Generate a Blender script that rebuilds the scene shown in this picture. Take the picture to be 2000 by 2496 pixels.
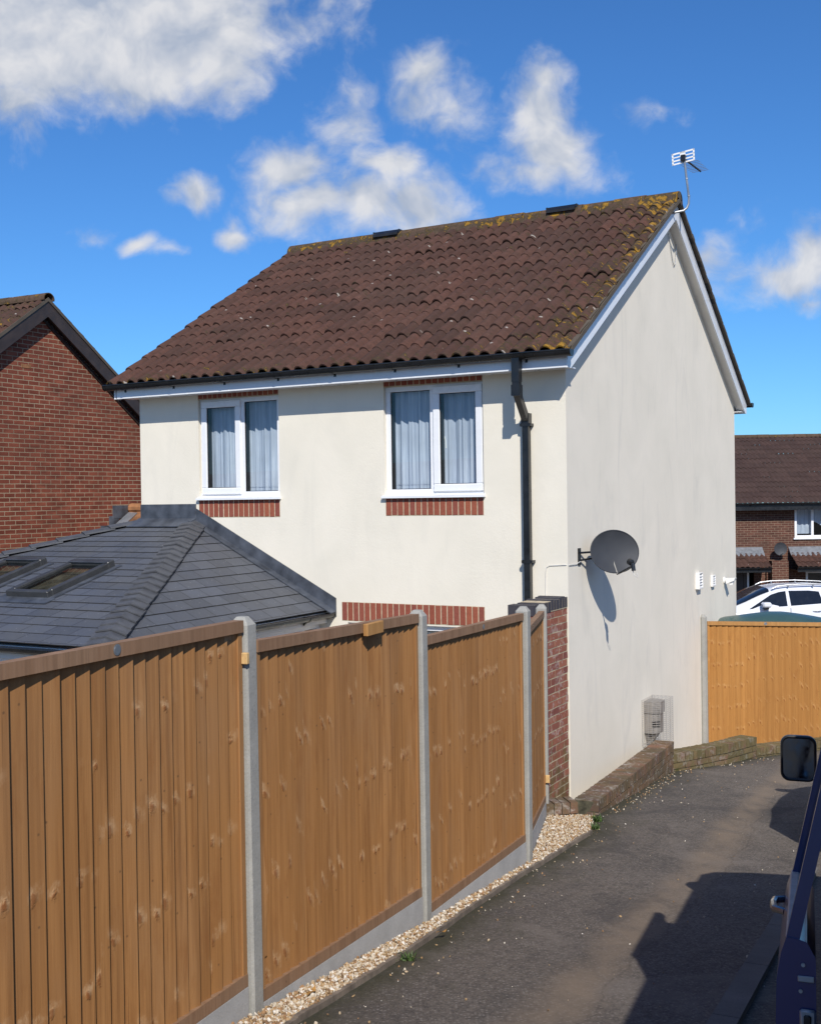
import bpy, bmesh, math, random
import numpy as np
from mathutils import Vector, Matrix, noise as mnoise
R = math.radians
for o in list(bpy.data.objects):
    bpy.data.objects.remove(o)
S = bpy.context.scene
COL = S.collection
random.seed(7)
rng = np.random.default_rng(7)

# ------------------------------------------------------------------ camera
CZ = 3.2
PITCH, ROLL, FPX = -0.0123, -0.0147, 2798.7
cam_d = bpy.data.cameras.new('camera')
cam = bpy.data.objects.new('camera', cam_d)
COL.objects.link(cam)
fwd = Vector((0, math.cos(PITCH), math.sin(PITCH)))
up0 = Vector((0, -math.sin(PITCH), math.cos(PITCH)))
rt0 = Vector((1, 0, 0))
rt = rt0 * math.cos(ROLL) + up0 * math.sin(ROLL)
up = up0 * math.cos(ROLL) - rt0 * math.sin(ROLL)
m = Matrix((rt, up, -fwd)).transposed().to_4x4()
m.translation = Vector((0, 0, CZ))
cam.matrix_world = m
cam_d.sensor_fit = 'HORIZONTAL'
cam_d.sensor_width = 36.0
cam_d.lens = 36.0 * FPX / 2000.0
cam_d.clip_start = 0.05
cam_d.clip_end = 3000
S.camera = cam

# ------------------------------------------------------------------ world
SUN_EL, SUN_AZ = R(40.5), R(6.5)      # sun behind the camera, a little to the right
W = bpy.data.worlds.new("World")
S.world = W
W.use_nodes = True
wt = W.node_tree
wt.nodes.clear()


def nd(nt, typ, loc=None, **kw):
    n = nt.nodes.new(typ)
    for k, v in kw.items():
        if k.startswith('i_'):
            key = k[2:]
            key = int(key) if key.isdigit() else key.replace('_', ' ')
            n.inputs[key].default_value = v
        else:
            setattr(n, k, v)
    return n


def math_n(nt, op, a, b=None, c=None, clamp=False):
    n = nt.nodes.new('ShaderNodeMath')
    n.operation = op
    n.use_clamp = clamp
    for i, v in enumerate((a, b, c)):
        if v is None:
            continue
        if isinstance(v, (int, float)):
            n.inputs[i].default_value = v
        else:
            nt.links.new(v, n.inputs[i])
    return n.outputs[0]


def sep(nt, v):
    n = nt.nodes.new('ShaderNodeSeparateXYZ')
    nt.links.new(v, n.inputs[0])
    return n.outputs


def comb(nt, x, y, z):
    n = nt.nodes.new('ShaderNodeCombineXYZ')
    for i, v in enumerate((x, y, z)):
        if isinstance(v, (int, float)):
            n.inputs[i].default_value = v
        else:
            nt.links.new(v, n.inputs[i])
    return n.outputs[0]


def noise_n(nt, vec, scale=5, detail=4, rough=0.5, dist=0.0):
    n = nt.nodes.new('ShaderNodeTexNoise')
    n.inputs['Scale'].default_value = scale
    n.inputs['Detail'].default_value = detail
    n.inputs['Roughness'].default_value = rough
    n.inputs['Distortion'].default_value = dist
    if vec is not None:
        nt.links.new(vec, n.inputs['Vector'])
    return n.outputs['Fac'], n.outputs['Color']


def maprange(nt, v, a, b, c=0.0, d=1.0, smooth=False):
    n = nt.nodes.new('ShaderNodeMapRange')
    if smooth:
        n.interpolation_type = 'SMOOTHSTEP'
    nt.links.new(v, n.inputs[0])
    for i, x in enumerate((a, b, c, d)):
        n.inputs[i + 1].default_value = x
    return n.outputs[0]


def mixc(nt, fac, a, b, mode='MIX'):
    n = nt.nodes.new('ShaderNodeMix')
    n.data_type = 'RGBA'
    n.blend_type = mode
    n.clamp_factor = True
    for key, v in ((0, fac), (6, a), (7, b)):
        if isinstance(v, (int, float)):
            n.inputs[key].default_value = v
        elif isinstance(v, (tuple, list)):
            n.inputs[key].default_value = (v[0], v[1], v[2], 1)
        else:
            nt.links.new(v, n.inputs[key])
    return n.outputs[2]


def vmath(nt, op, a, b):
    n = nt.nodes.new('ShaderNodeVectorMath')
    n.operation = op
    for i, v in enumerate((a, b)):
        if v is None:
            continue
        if isinstance(v, (tuple, list)):
            n.inputs[i].default_value = v
        else:
            nt.links.new(v, n.inputs[i])
    return n.outputs['Value'] if op in ('LENGTH', 'DISTANCE', 'DOT_PRODUCT') else n.outputs[0]


sky = nd(wt, 'ShaderNodeTexSky', sky_type='NISHITA', sun_disc=False, sun_elevation=SUN_EL,
         sun_rotation=math.pi - SUN_AZ, altitude=50, air_density=1.0, dust_density=0.15, ozone_density=3.5)
tc = nd(wt, 'ShaderNodeTexCoord')
dx, dy, dz = sep(wt, tc.outputs['Generated'])
dyc = math_n(wt, 'MAXIMUM', dy, 0.05)
ga = math_n(wt, 'DIVIDE', dx, dyc)
gb = math_n(wt, 'DIVIDE', dz, dyc)
gv = comb(wt, ga, gb, 0.0)
# cloud banks: centre (x/y, z/y of the direction), half sizes, weight
CLOUDS = [(-0.328, 0.4113, 0.1592, 0.09, 1.5), (-0.2319, 0.4135, 0.1447, 0.09, 1.5), (-0.1643, 0.416, 0.082, 0.0723, 1.2), (-0.1507, 0.3804, 0.0531, 0.0531, 0.85), (-0.2418, 0.456, 0.2026, 0.0579, 1), (-0.0897, 0.4149, 0.0579, 0.0362, 0.62), (-0.061, 0.4304, 0.0434, 0.0193, 0.5), (-0.2932, 0.3684, 0.0965, 0.0386, 0.55), (-0.3435, 0.3425, 0.0458, 0.0338, 0.95), (-0.3297, 0.3193, 0.0289, 0.0241, 0.5), (-0.097, 0.2893, 0.0506, 0.0362, 1), (-0.0815, 0.2589, 0.0723, 0.0386, 0.95), (-0.0353, 0.2547, 0.0675, 0.0362, 1), (0.0074, 0.2505, 0.0627, 0.0386, 1), (-0.0134, 0.2898, 0.0458, 0.0314, 0.95), (0.0255, 0.2715, 0.0289, 0.0289, 0.6), (-0.0448, 0.3293, 0.0434, 0.0531, 0.55), (-0.048, 0.3542, 0.0217, 0.0289, 0.5), (0.018, 0.3674, 0.0338, 0.0289, 0.8), (0.0088, 0.3427, 0.0434, 0.0338, 0.65), (0.0408, 0.3422, 0.0434, 0.0434, 0.35), (0.1154, 0.3341, 0.0458, 0.0531, 1), (0.1247, 0.3623, 0.0289, 0.0362, 0.75), (0.1293, 0.3055, 0.0531, 0.041, 1), (0.101, 0.3236, 0.0338, 0.0434, 0.6), (0.1076, 0.2845, 0.0772, 0.0241, 0.7), (0.199, 0.3293, 0.0338, 0.0169, 0.28), (-0.1811, 0.2675, 0.0338, 0.0232, 0.95), (-0.2007, 0.2642, 0.0241, 0.0145, 0.5), (-0.231, 0.2256, 0.0183, 0.0125, 0.8), (-0.2086, 0.2217, 0.0241, 0.0116, 0.5), (-0.2689, 0.2368, 0.0217, 0.0135, 0.35), (-0.1504, 0.2308, 0.0232, 0.0203, 0.9), (-0.1494, 0.2421, 0.0193, 0.0193, 0.5), (0.2633, 0.2006, 0.0265, 0.0314, 0.6), (0.2846, 0.186, 0.0289, 0.0241, 0.35), (0.3273, 0.1854, 0.0531, 0.0338, 1), (0.3542, 0.1992, 0.0434, 0.0434, 1), (0.3028, 0.2284, 0.0289, 0.0193, 0.2), (0.3449, 0.1638, 0.0434, 0.0145, 0.5),
          (-0.75, 0.35, 0.25, 0.09, 1), (0.8, 0.4, 0.3, 0.1, 0.9), (-1.3, 0.5, 0.4, 0.15, 1), (1.5, 0.35, 0.4, 0.12, 1)]
wf, wcol = noise_n(wt, gv, 9.0, 3, 0.55)
warp = vmath(wt, 'MULTIPLY', vmath(wt, 'SUBTRACT', wcol, (0.5, 0.5, 0.5)), (0.05, 0.05, 0))
gw = vmath(wt, 'ADD', gv, warp)
mask = None
for cx, cy, rx, ry, wgt in CLOUDS:
    q = vmath(wt, 'MULTIPLY', vmath(wt, 'SUBTRACT', gw, (cx, cy, 0)), (1 / rx, 1 / ry, 0))
    l = vmath(wt, 'LENGTH', q, None)
    b = math_n(wt, 'MULTIPLY_ADD', l, -wgt, wgt)
    mask = b if mask is None else math_n(wt, 'SMOOTH_MAX', mask, b, 0.12)
nf, _ = noise_n(wt, gw, 17.0, 13, 0.60, 0.1)
nf2, _ = noise_n(wt, gw, 60.0, 6, 0.6, 0.3)
dens = math_n(wt, 'ADD', mask, math_n(wt, 'MULTIPLY', math_n(wt, 'SUBTRACT', nf, 0.5), 1.45))
dens = math_n(wt, 'ADD', dens, math_n(wt, 'MULTIPLY', math_n(wt, 'SUBTRACT', nf2, 0.5), 0.42))
alpha = maprange(wt, dens, 0.0, 0.78, 0.0, 0.95, True)
alpha = math_n(wt, 'MULTIPLY', alpha, maprange(wt, dy, 0.06, 0.2))
# the same broken cloud over the rest of the sky, behind and beside the camera
rf, _ = noise_n(wt, tc.outputs['Generated'], 3.2, 9, 0.6, 0.2)
rest = math_n(wt, 'MULTIPLY', maprange(wt, rf, 0.49, 0.66, 0, 0.9, True), maprange(wt, dy, 0.30, 0.05))
rest = math_n(wt, 'MULTIPLY', rest, maprange(wt, dz, 0.0, 0.1))
alpha = math_n(wt, 'MAXIMUM', alpha, rest)
# lighter tops, blue-grey where the cloud is thin or low in its bank
up_s = vmath(wt, 'ADD', gw, (0.004, 0.022, 0))
nfu, _ = noise_n(wt, up_s, 17.0, 4, 0.55, 0.25)
nfl, _ = noise_n(wt, gw, 17.0, 4, 0.55, 0.25)
shade = maprange(wt, math_n(wt, 'SUBTRACT', nfl, nfu), -0.16, 0.16, 0.0, 1.0)
ccol = mixc(wt, shade, (0.50, 0.57, 0.70), (0.88, 0.885, 0.91))
bg1 = nd(wt, 'ShaderNodeBackground')
skyc = mixc(wt, 1.0, sky.outputs[0], (0.41, 0.79, 1.20), 'MULTIPLY')
wt.links.new(skyc, bg1.inputs[0])
bg1.inputs[1].default_value = 0.108
bg2 = nd(wt, 'ShaderNodeBackground')
wt.links.new(ccol, bg2.inputs[0])
bg2.inputs[1].default_value = 0.86
mx = nd(wt, 'ShaderNodeMixShader')
wt.links.new(alpha, mx.inputs[0])
wt.links.new(bg1.outputs[0], mx.inputs[1])
wt.links.new(bg2.outputs[0], mx.inputs[2])
wo = nd(wt, 'ShaderNodeOutputWorld')
wt.links.new(mx.outputs[0], wo.inputs[0])

# ------------------------------------------------------------------ sun
sd = bpy.data.lights.new('sun', 'SUN')
sd.energy = 4.7
sd.angle = R(0.53)
sd.color = (1.0, 0.95, 0.87)
sun = bpy.data.objects.new('sun', sd)
COL.objects.link(sun)
ldir = Vector((-math.sin(SUN_AZ) * math.cos(SUN_EL), math.cos(SUN_AZ) * math.cos(SUN_EL), -math.sin(SUN_EL)))
sun.rotation_euler = ldir.to_track_quat('-Z', 'Y').to_euler()
sun.location = (3, -30, 30)
S.view_settings.view_transform = 'Standard'
S.view_settings.look = 'None'
S.view_settings.exposure = 0.0
S.view_settings.gamma = 1.0
S.render.engine = 'CYCLES'
S.cycles.use_denoising = True
S.cycles.max_bounces = 6
S.cycles.transparent_max_bounces = 12

# ------------------------------------------------------------------ mesh helpers


class MB:
    """collects polygons and links them as one mesh object"""

    def __init__(self):
        self.v, self.f, self.mi, self.uv, self.rnd = [], [], [], {}, {}

    def face(self, pts, m=0, uv=None, rnd=None):
        n = len(self.v)
        self.v.extend(tuple(p) for p in pts)
        self.f.append(tuple(range(n, n + len(pts))))
        self.mi.append(m)
        if uv is not None:
            self.uv[len(self.f) - 1] = uv
        if rnd is not None:
            self.rnd[len(self.f) - 1] = rnd

    def mesh(self, verts, faces, m=0):
        n = len(self.v)
        self.v.extend(tuple(p) for p in verts)
        for f in faces:
            self.f.append(tuple(i + n for i in f))
            self.mi.append(m)

    def hexa(self, p, m=0):
        # p: 4 bottom points ccw, 4 top points ccw
        self.mesh(p, [(3, 2, 1, 0), (4, 5, 6, 7), (0, 1, 5, 4), (1, 2, 6, 5), (2, 3, 7, 6), (3, 0, 4, 7)], m)

    def box(self, x0, x1, y0, y1, z0, z1, m=0):
        self.hexa([(x0, y0, z0), (x1, y0, z0), (x1, y1, z0), (x0, y1, z0),
                   (x0, y0, z1), (x1, y0, z1), (x1, y1, z1), (x0, y1, z1)], m)

    def bbox(self, x0, x1, y0, y1, z0, z1, b=0.005, m=0):
        # box with chamfered edges
        bm = bmesh.new()
        bmesh.ops.create_cube(bm, size=1)
        for v in bm.verts:
            v.co = Vector(((x0 + x1) / 2 + v.co.x * (x1 - x0), (y0 + y1) / 2 + v.co.y * (y1 - y0), (z0 + z1) / 2 + v.co.z * (z1 - z0)))
        bmesh.ops.bevel(bm, geom=bm.edges[:], offset=b, segments=1, affect='EDGES')
        bm.verts.index_update()
        self.mesh([v.co[:] for v in bm.verts], [[v.index for v in f.verts] for f in bm.faces], m)
        bm.free()

    def prism(self, poly, off, m=0, caps=True):
        n = len(poly)
        off = Vector(off)
        a = [Vector(p) for p in poly]
        b = [p + off for p in a]
        fs = [(i, (i + 1) % n, n + (i + 1) % n, n + i) for i in range(n)]
        if caps:
            fs += [tuple(reversed(range(n))), tuple(range(n, 2 * n))]
        self.mesh(a + b, fs, m)

    def tube(self, pts, r, n=8, m=0, rot=0.0, up=(0, 0, 1)):
        pts = [Vector(p) for p in pts]
        rs = r if isinstance(r, (list, tuple)) else [r] * len(pts)
        vs = []
        prev = None
        for i, p in enumerate(pts):
            d = (pts[min(i + 1, len(pts) - 1)] - pts[max(i - 1, 0)]).normalized()
            if prev is None:
                a = Vector(up)
                if abs(a.dot(d)) > 0.95:
                    a = Vector((1, 0, 0)) if abs(d.x) < 0.9 else Vector((0, 1, 0))
                x = (a - d * a.dot(d)).normalized()
            else:
                x = (prev - d * prev.dot(d)).normalized()
            prev = x
            y = d.cross(x)
            for k in range(n):
                t = 2 * math.pi * k / n + rot
                vs.append(p + x * math.cos(t) * rs[i] + y * math.sin(t) * rs[i])
        fs = []
        for i in range(len(pts) - 1):
            for k in range(n):
                fs.append((i * n + k, i * n + (k + 1) % n, (i + 1) * n + (k + 1) % n, (i + 1) * n + k))
        fs.append(tuple(reversed(range(n))))
        fs.append(tuple(range((len(pts) - 1) * n, len(pts) * n)))
        self.mesh(vs, fs, m)

    def lathe(self, prof, n=16, c=(0, 0, 0), axis='z', m=0):
        vs, fs = [], []
        for r, h in prof:
            for k in range(n):
                t = 2 * math.pi * k / n
                a, b = r * math.cos(t), r * math.sin(t)
                p = {'z': (a, b, h), 'y': (a, h, b), 'x': (h, a, b)}[axis]
                vs.append((p[0] + c[0], p[1] + c[1], p[2] + c[2]))
        for i in range(len(prof) - 1):
            for k in range(n):
                fs.append((i * n + k, i * n + (k + 1) % n, (i + 1) * n + (k + 1) % n, (i + 1) * n + k))
        fs.append(tuple(range(n)))
        fs.append(tuple(range((len(prof) - 1) * n, len(prof) * n)))
        self.mesh(vs, fs, m)

    def build(self, name, mats, parent=None, smooth=None, normals=True, loc=None):
        me = bpy.data.meshes.new(name)
        me.from_pydata(self.v, [], self.f)
        mats = mats if isinstance(mats, (list, tuple)) else [mats]
        for mt in mats:
            me.materials.append(mt)
        me.polygons.foreach_set('material_index', self.mi)
        if self.rnd:
            at = me.attributes.new('rnd', 'FLOAT', 'FACE')
            at.data.foreach_set('value', [self.rnd.get(i, 0.5) for i in range(len(self.f))])
        me.update()
        if normals:
            bm = bmesh.new()
            bm.from_mesh(me)
            bmesh.ops.recalc_face_normals(bm, faces=bm.faces)
            bm.to_mesh(me)
            bm.free()
        box_uv(me, self.uv)
        if smooth is not None:
            me.polygons.foreach_set('use_smooth', [True] * len(me.polygons))
            me.set_sharp_from_angle(angle=R(smooth))
        ob = bpy.data.objects.new(name, me)
        COL.objects.link(ob)
        if parent is not None:
            ob.parent = parent
        if loc is not None:
            ob.location = loc
        return ob


def box_uv(me, custom=None):
    lay = me.uv_layers.new(name='UVMap')
    n = len(me.loops)
    vi = np.empty(n, dtype=np.int32)
    me.loops.foreach_get('vertex_index', vi)
    co = np.empty(len(me.vertices) * 3)
    me.vertices.foreach_get('co', co)
    co = co.reshape(-1, 3)[vi]
    fn = np.empty(len(me.polygons) * 3)
    me.polygons.foreach_get('normal', fn)
    fn = np.abs(fn.reshape(-1, 3))
    lt = np.empty(len(me.polygons), dtype=np.int32)
    me.polygons.foreach_get('loop_total', lt)
    ax = np.repeat(np.argmax(fn * np.array([1, 1, 0.999]), axis=1), lt)
    u = np.where(ax == 0, co[:, 1], co[:, 0])
    v = np.where(ax == 2, co[:, 1], co[:, 2])
    uv = np.stack([u, v], 1)
    if custom:
        ls = np.empty(len(me.polygons), dtype=np.int32)
        me.polygons.foreach_get('loop_start', ls)
        for fi, c in custom.items():
            s0 = ls[fi]
            # match corners by vertex order kept by from_pydata (recalc may reverse)
            poly = list(me.polygons[fi].vertices)
            base = min(poly)
            for k, vtx in enumerate(poly):
                uv[s0 + k] = c[vtx - base]
    lay.data.foreach_set('uv', uv.ravel())


def thing(name, label, cat, loc=(0, 0, 0), rot=(0, 0, 0), group=None):
    o = bpy.data.objects.new(name, None)
    o.empty_display_size = 0.2
    COL.objects.link(o)
    o.location = loc
    o.rotation_euler = rot if isinstance(rot, (tuple, list)) else (0, 0, rot)
    o['label'] = label
    o['category'] = cat
    if group:
        o['group'] = group
    return o


def tag(o, label, cat, group=None):
    o['label'] = label
    o['category'] = cat
    if group:
        o['group'] = group
    return o


def kind(o, k):
    o['kind'] = k
    return o


# ------------------------------------------------------------------ materials


def new_mat(name, rough=0.6, color=(0.5, 0.5, 0.5), metal=0.0, spec=0.5):
    mt = bpy.data.materials.new(name)
    mt.use_nodes = True
    nt = mt.node_tree
    b = nt.nodes['Principled BSDF']
    b.inputs['Base Color'].default_value = (*color, 1)
    b.inputs['Roughness'].default_value = rough
    b.inputs['Metallic'].default_value = metal
    b.inputs['Specular IOR Level'].default_value = spec
    return mt, nt, b


def coord(nt, which='Object'):
    return nd(nt, 'ShaderNodeTexCoord').outputs[which]


def scale_v(nt, v, s):
    return vmath(nt, 'MULTIPLY', v, s)


def bump(nt, b, h, strength=0.3, dist=0.01):
    n = nd(nt, 'ShaderNodeBump')
    n.inputs['Strength'].default_value = strength
    n.inputs['Distance'].default_value = dist
    nt.links.new(h, n.inputs['Height'])
    nt.links.new(n.outputs[0], b.inputs['Normal'])


def col(nt, b, c):
    nt.links.new(c, b.inputs['Base Color'])


def island(nt):
    return nd(nt, 'ShaderNodeNewGeometry').outputs['Random Per Island']


def attr(nt, name='rnd'):
    n = nd(nt, 'ShaderNodeAttribute')
    n.attribute_name = name
    return n.outputs['Fac']


def simple(name, color, rough=0.5, metal=0.0, var=0.12, nscale=6.0, bmp=0.0, bscale=80, spec=0.5):
    mt, nt, b = new_mat(name, rough, color, metal, spec)
    c = coord(nt)
    f, _ = noise_n(nt, c, nscale, 5, 0.6)
    dark = tuple(x * (1 - var * 1.6) for x in color)
    lite = tuple(min(1, x * (1 + var)) for x in color)
    col(nt, b, mixc(nt, maprange(nt, f, 0.3, 0.7), dark, lite))
    if bmp:
        g, _ = noise_n(nt, c, bscale, 3, 0.6)
        bump(nt, b, g, bmp, 0.004)
    r, _ = noise_n(nt, c, nscale * 2, 3)
    nt.links.new(maprange(nt, r, 0.3, 0.7, max(0, rough - .08), min(1, rough + .08)), b.inputs['Roughness'])
    return mt


def mat_render(name, base, streak):
    mt, nt, b = new_mat(name, 0.88, base, spec=0.25)
    c = coord(nt)
    f, _ = noise_n(nt, c, 1.3, 6, 0.6, 0.4)
    g, _ = noise_n(nt, scale_v(nt, c, (2.2, 2.2, 0.55)), 1.1, 6, 0.65, 1.2)
    fine, _ = noise_n(nt, c, 26, 4, 0.65)
    k = mixc(nt, maprange(nt, f, 0.35, 0.68), base, tuple(x * y for x, y in zip(base, (0.93, 0.935, 0.93))))
    k = mixc(nt, math_n(nt, 'MULTIPLY', maprange(nt, g, 0.50, 0.72, 0, 1, True), streak), k, tuple(x * y for x, y in zip(base, (0.66, 0.68, 0.72))))
    v = nd(nt, 'ShaderNodeTexVoronoi')
    v.inputs['Scale'].default_value = 1.7
    nt.links.new(c, v.inputs['Vector'])
    k = mixc(nt, math_n(nt, 'MULTIPLY', maprange(nt, v.outputs['Distance'], 0.0, 0.014, 1, 0), 0.6), k, (0.2, 0.19, 0.17))
    # long shallow hairline cracks and patched areas
    wv, _ = noise_n(nt, scale_v(nt, c, (1, 1, 1.6)), 0.9, 8, 0.7, 0.2)
    cr = maprange(nt, math_n(nt, 'ABSOLUTE', math_n(nt, 'SUBTRACT', wv, 0.56)), 0.0, 0.0022, 1, 0)
    k = mixc(nt, math_n(nt, 'MULTIPLY', cr, 0.22 * min(1, streak + 0.35)), k, tuple(x * 0.6 for x in base))
    col(nt, b, k)
    p, _ = noise_n(nt, c, 0.8, 3)
    tex, _ = noise_n(nt, c, 34, 6, 0.7)
    h = math_n(nt, 'MULTIPLY', tex, maprange(nt, p, 0.42, 0.62, 0.25, 1.0))
    h = math_n(nt, 'ADD', h, math_n(nt, 'MULTIPLY', f, 1.6))
    bump(nt, b, h, 0.30 if streak < 0.2 else 0.24, 0.010)
    return mt


def mat_brick(name, c1, c2, mortar, dirt=0.3, course=0.075, length=0.225, offset=0.5, bmp=0.5):
    mt, nt, b = new_mat(name, 0.9, c1, spec=0.2)
    uv = coord(nt, 'UV')
    wob, wc = noise_n(nt, uv, 3.0, 3)
    uvw = vmath(nt, 'ADD', uv, vmath(nt, 'MULTIPLY', vmath(nt, 'SUBTRACT', wc, (0.5, 0.5, 0.5)), (0.012, 0.010, 0)))
    t = nd(nt, 'ShaderNodeTexBrick')
    nt.links.new(uvw, t.inputs['Vector'])
    t.offset = offset
    t.inputs['Scale'].default_value = 1.0
    t.inputs['Brick Width'].default_value = length
    t.inputs['Row Height'].default_value = course
    t.inputs['Mortar Size'].default_value = 0.0058
    t.inputs['Mortar Smooth'].default_value = 0.15
    t.inputs['Bias'].default_value = 0.0
    t.inputs['Color1'].default_value = (0, 0, 0, 1)
    t.inputs['Color2'].default_value = (1, 1, 1, 1)
    t.inputs['Mortar'].default_value = (0.5, 0.5, 0.5, 1)
    f, _ = noise_n(nt, uv, 1.1, 4, 0.6)
    g, _ = noise_n(nt, uv, 45, 4, 0.7)
    brk = mixc(nt, t.outputs['Color'], c1, c2)
    mid = nd(nt, 'ShaderNodeTexNoise')
    nt.links.new(scale_v(nt, uv, (1 / length * 0.9, 1 / course * 0.9, 1)), mid.inputs['Vector'])
    mid.inputs['Scale'].default_value = 0.8
    brk = mixc(nt, maprange(nt, mid.outputs['Fac'], 0.35, 0.7), brk, tuple(x * 0.62 for x in c1))
    brk = mixc(nt, math_n(nt, 'MULTIPLY', maprange(nt, g, 0.35, 0.7), 0.35), brk, tuple(x * 0.55 for x in c1))
    mo = mixc(nt, maprange(nt, f, 0.35, 0.65), mortar, tuple(x * 0.7 for x in mortar))
    k = mixc(nt, t.outputs['Fac'], brk, mo)
    k = mixc(nt, math_n(nt, 'MULTIPLY', maprange(nt, f, 0.45, 0.75), dirt), k, (0.06, 0.055, 0.045))
    col(nt, b, k)
    h = math_n(nt, 'SUBTRACT', math_n(nt, 'MULTIPLY', g, 0.3), t.outputs['Fac'])
    bump(nt, b, h, bmp, 0.006)
    return mt


def mat_single_brick(name, cols, rough=0.88, efflo=0.0, moss=0.0, grime=0.0):
    """bricks modelled one by one: tone from the island"""
    mt, nt, b = new_mat(name, rough, cols[0], spec=0.25)
    c = coord(nt)
    rp = island(nt)
    ramp = nd(nt, 'ShaderNodeValToRGB')
    nt.links.new(rp, ramp.inputs[0])
    el = ramp.color_ramp.elements
    el[0].color = (*cols[0], 1)
    el[1].color = (*cols[-1], 1)
    for i in range(1, len(cols) - 1):
        e = el.new(i / (len(cols) - 1))
        e.color = (*cols[i], 1)
    g, _ = noise_n(nt, c, 60, 4, 0.7)
    k = mixc(nt, math_n(nt, 'MULTIPLY', maprange(nt, g, 0.35, 0.7), 0.45), ramp.outputs[0], tuple(x * 0.5 for x in cols[0]))
    if grime:
        f, _ = noise_n(nt, c, 3.5, 5, 0.65, 0.3)
        k = mixc(nt, math_n(nt, 'MULTIPLY', maprange(nt, f, 0.3, 0.62), grime), k, (0.075, 0.066, 0.052))
    if efflo:
        e1, _ = noise_n(nt, scale_v(nt, c, (1, 1, 1.6)), 5.5, 6, 0.72, 0.6)
        e2, _ = noise_n(nt, c, 30, 4, 0.7)
        e = math_n(nt, 'ADD', e1, math_n(nt, 'MULTIPLY', math_n(nt, 'SUBTRACT', e2, 0.5), 0.5))
        k = mixc(nt, math_n(nt, 'MULTIPLY', maprange(nt, e, 0.53, 0.72), efflo), k, (0.56, 0.52, 0.49))
        e3, _ = noise_n(nt, c, 21, 3, 0.6)
        k = mixc(nt, maprange(nt, e3, 0.66, 0.70, 0, efflo), k, (0.62, 0.60, 0.56))
    if moss:
        z = sep(nt, c)[2]
        f2, _ = noise_n(nt, c, 6.0, 5, 0.65)
        mm = math_n(nt, 'ADD', math_n(nt, 'SUBTRACT', f2, 0.56), maprange(nt, z, 0.15, 1.3, 0.22, -0.15))
        k = mixc(nt, maprange(nt, mm, 0.0, 0.14, 0, moss), k, (0.115, 0.115, 0.036))
    col(nt, b, k)
    bump(nt, b, g, 0.4, 0.004)
    return mt


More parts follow.
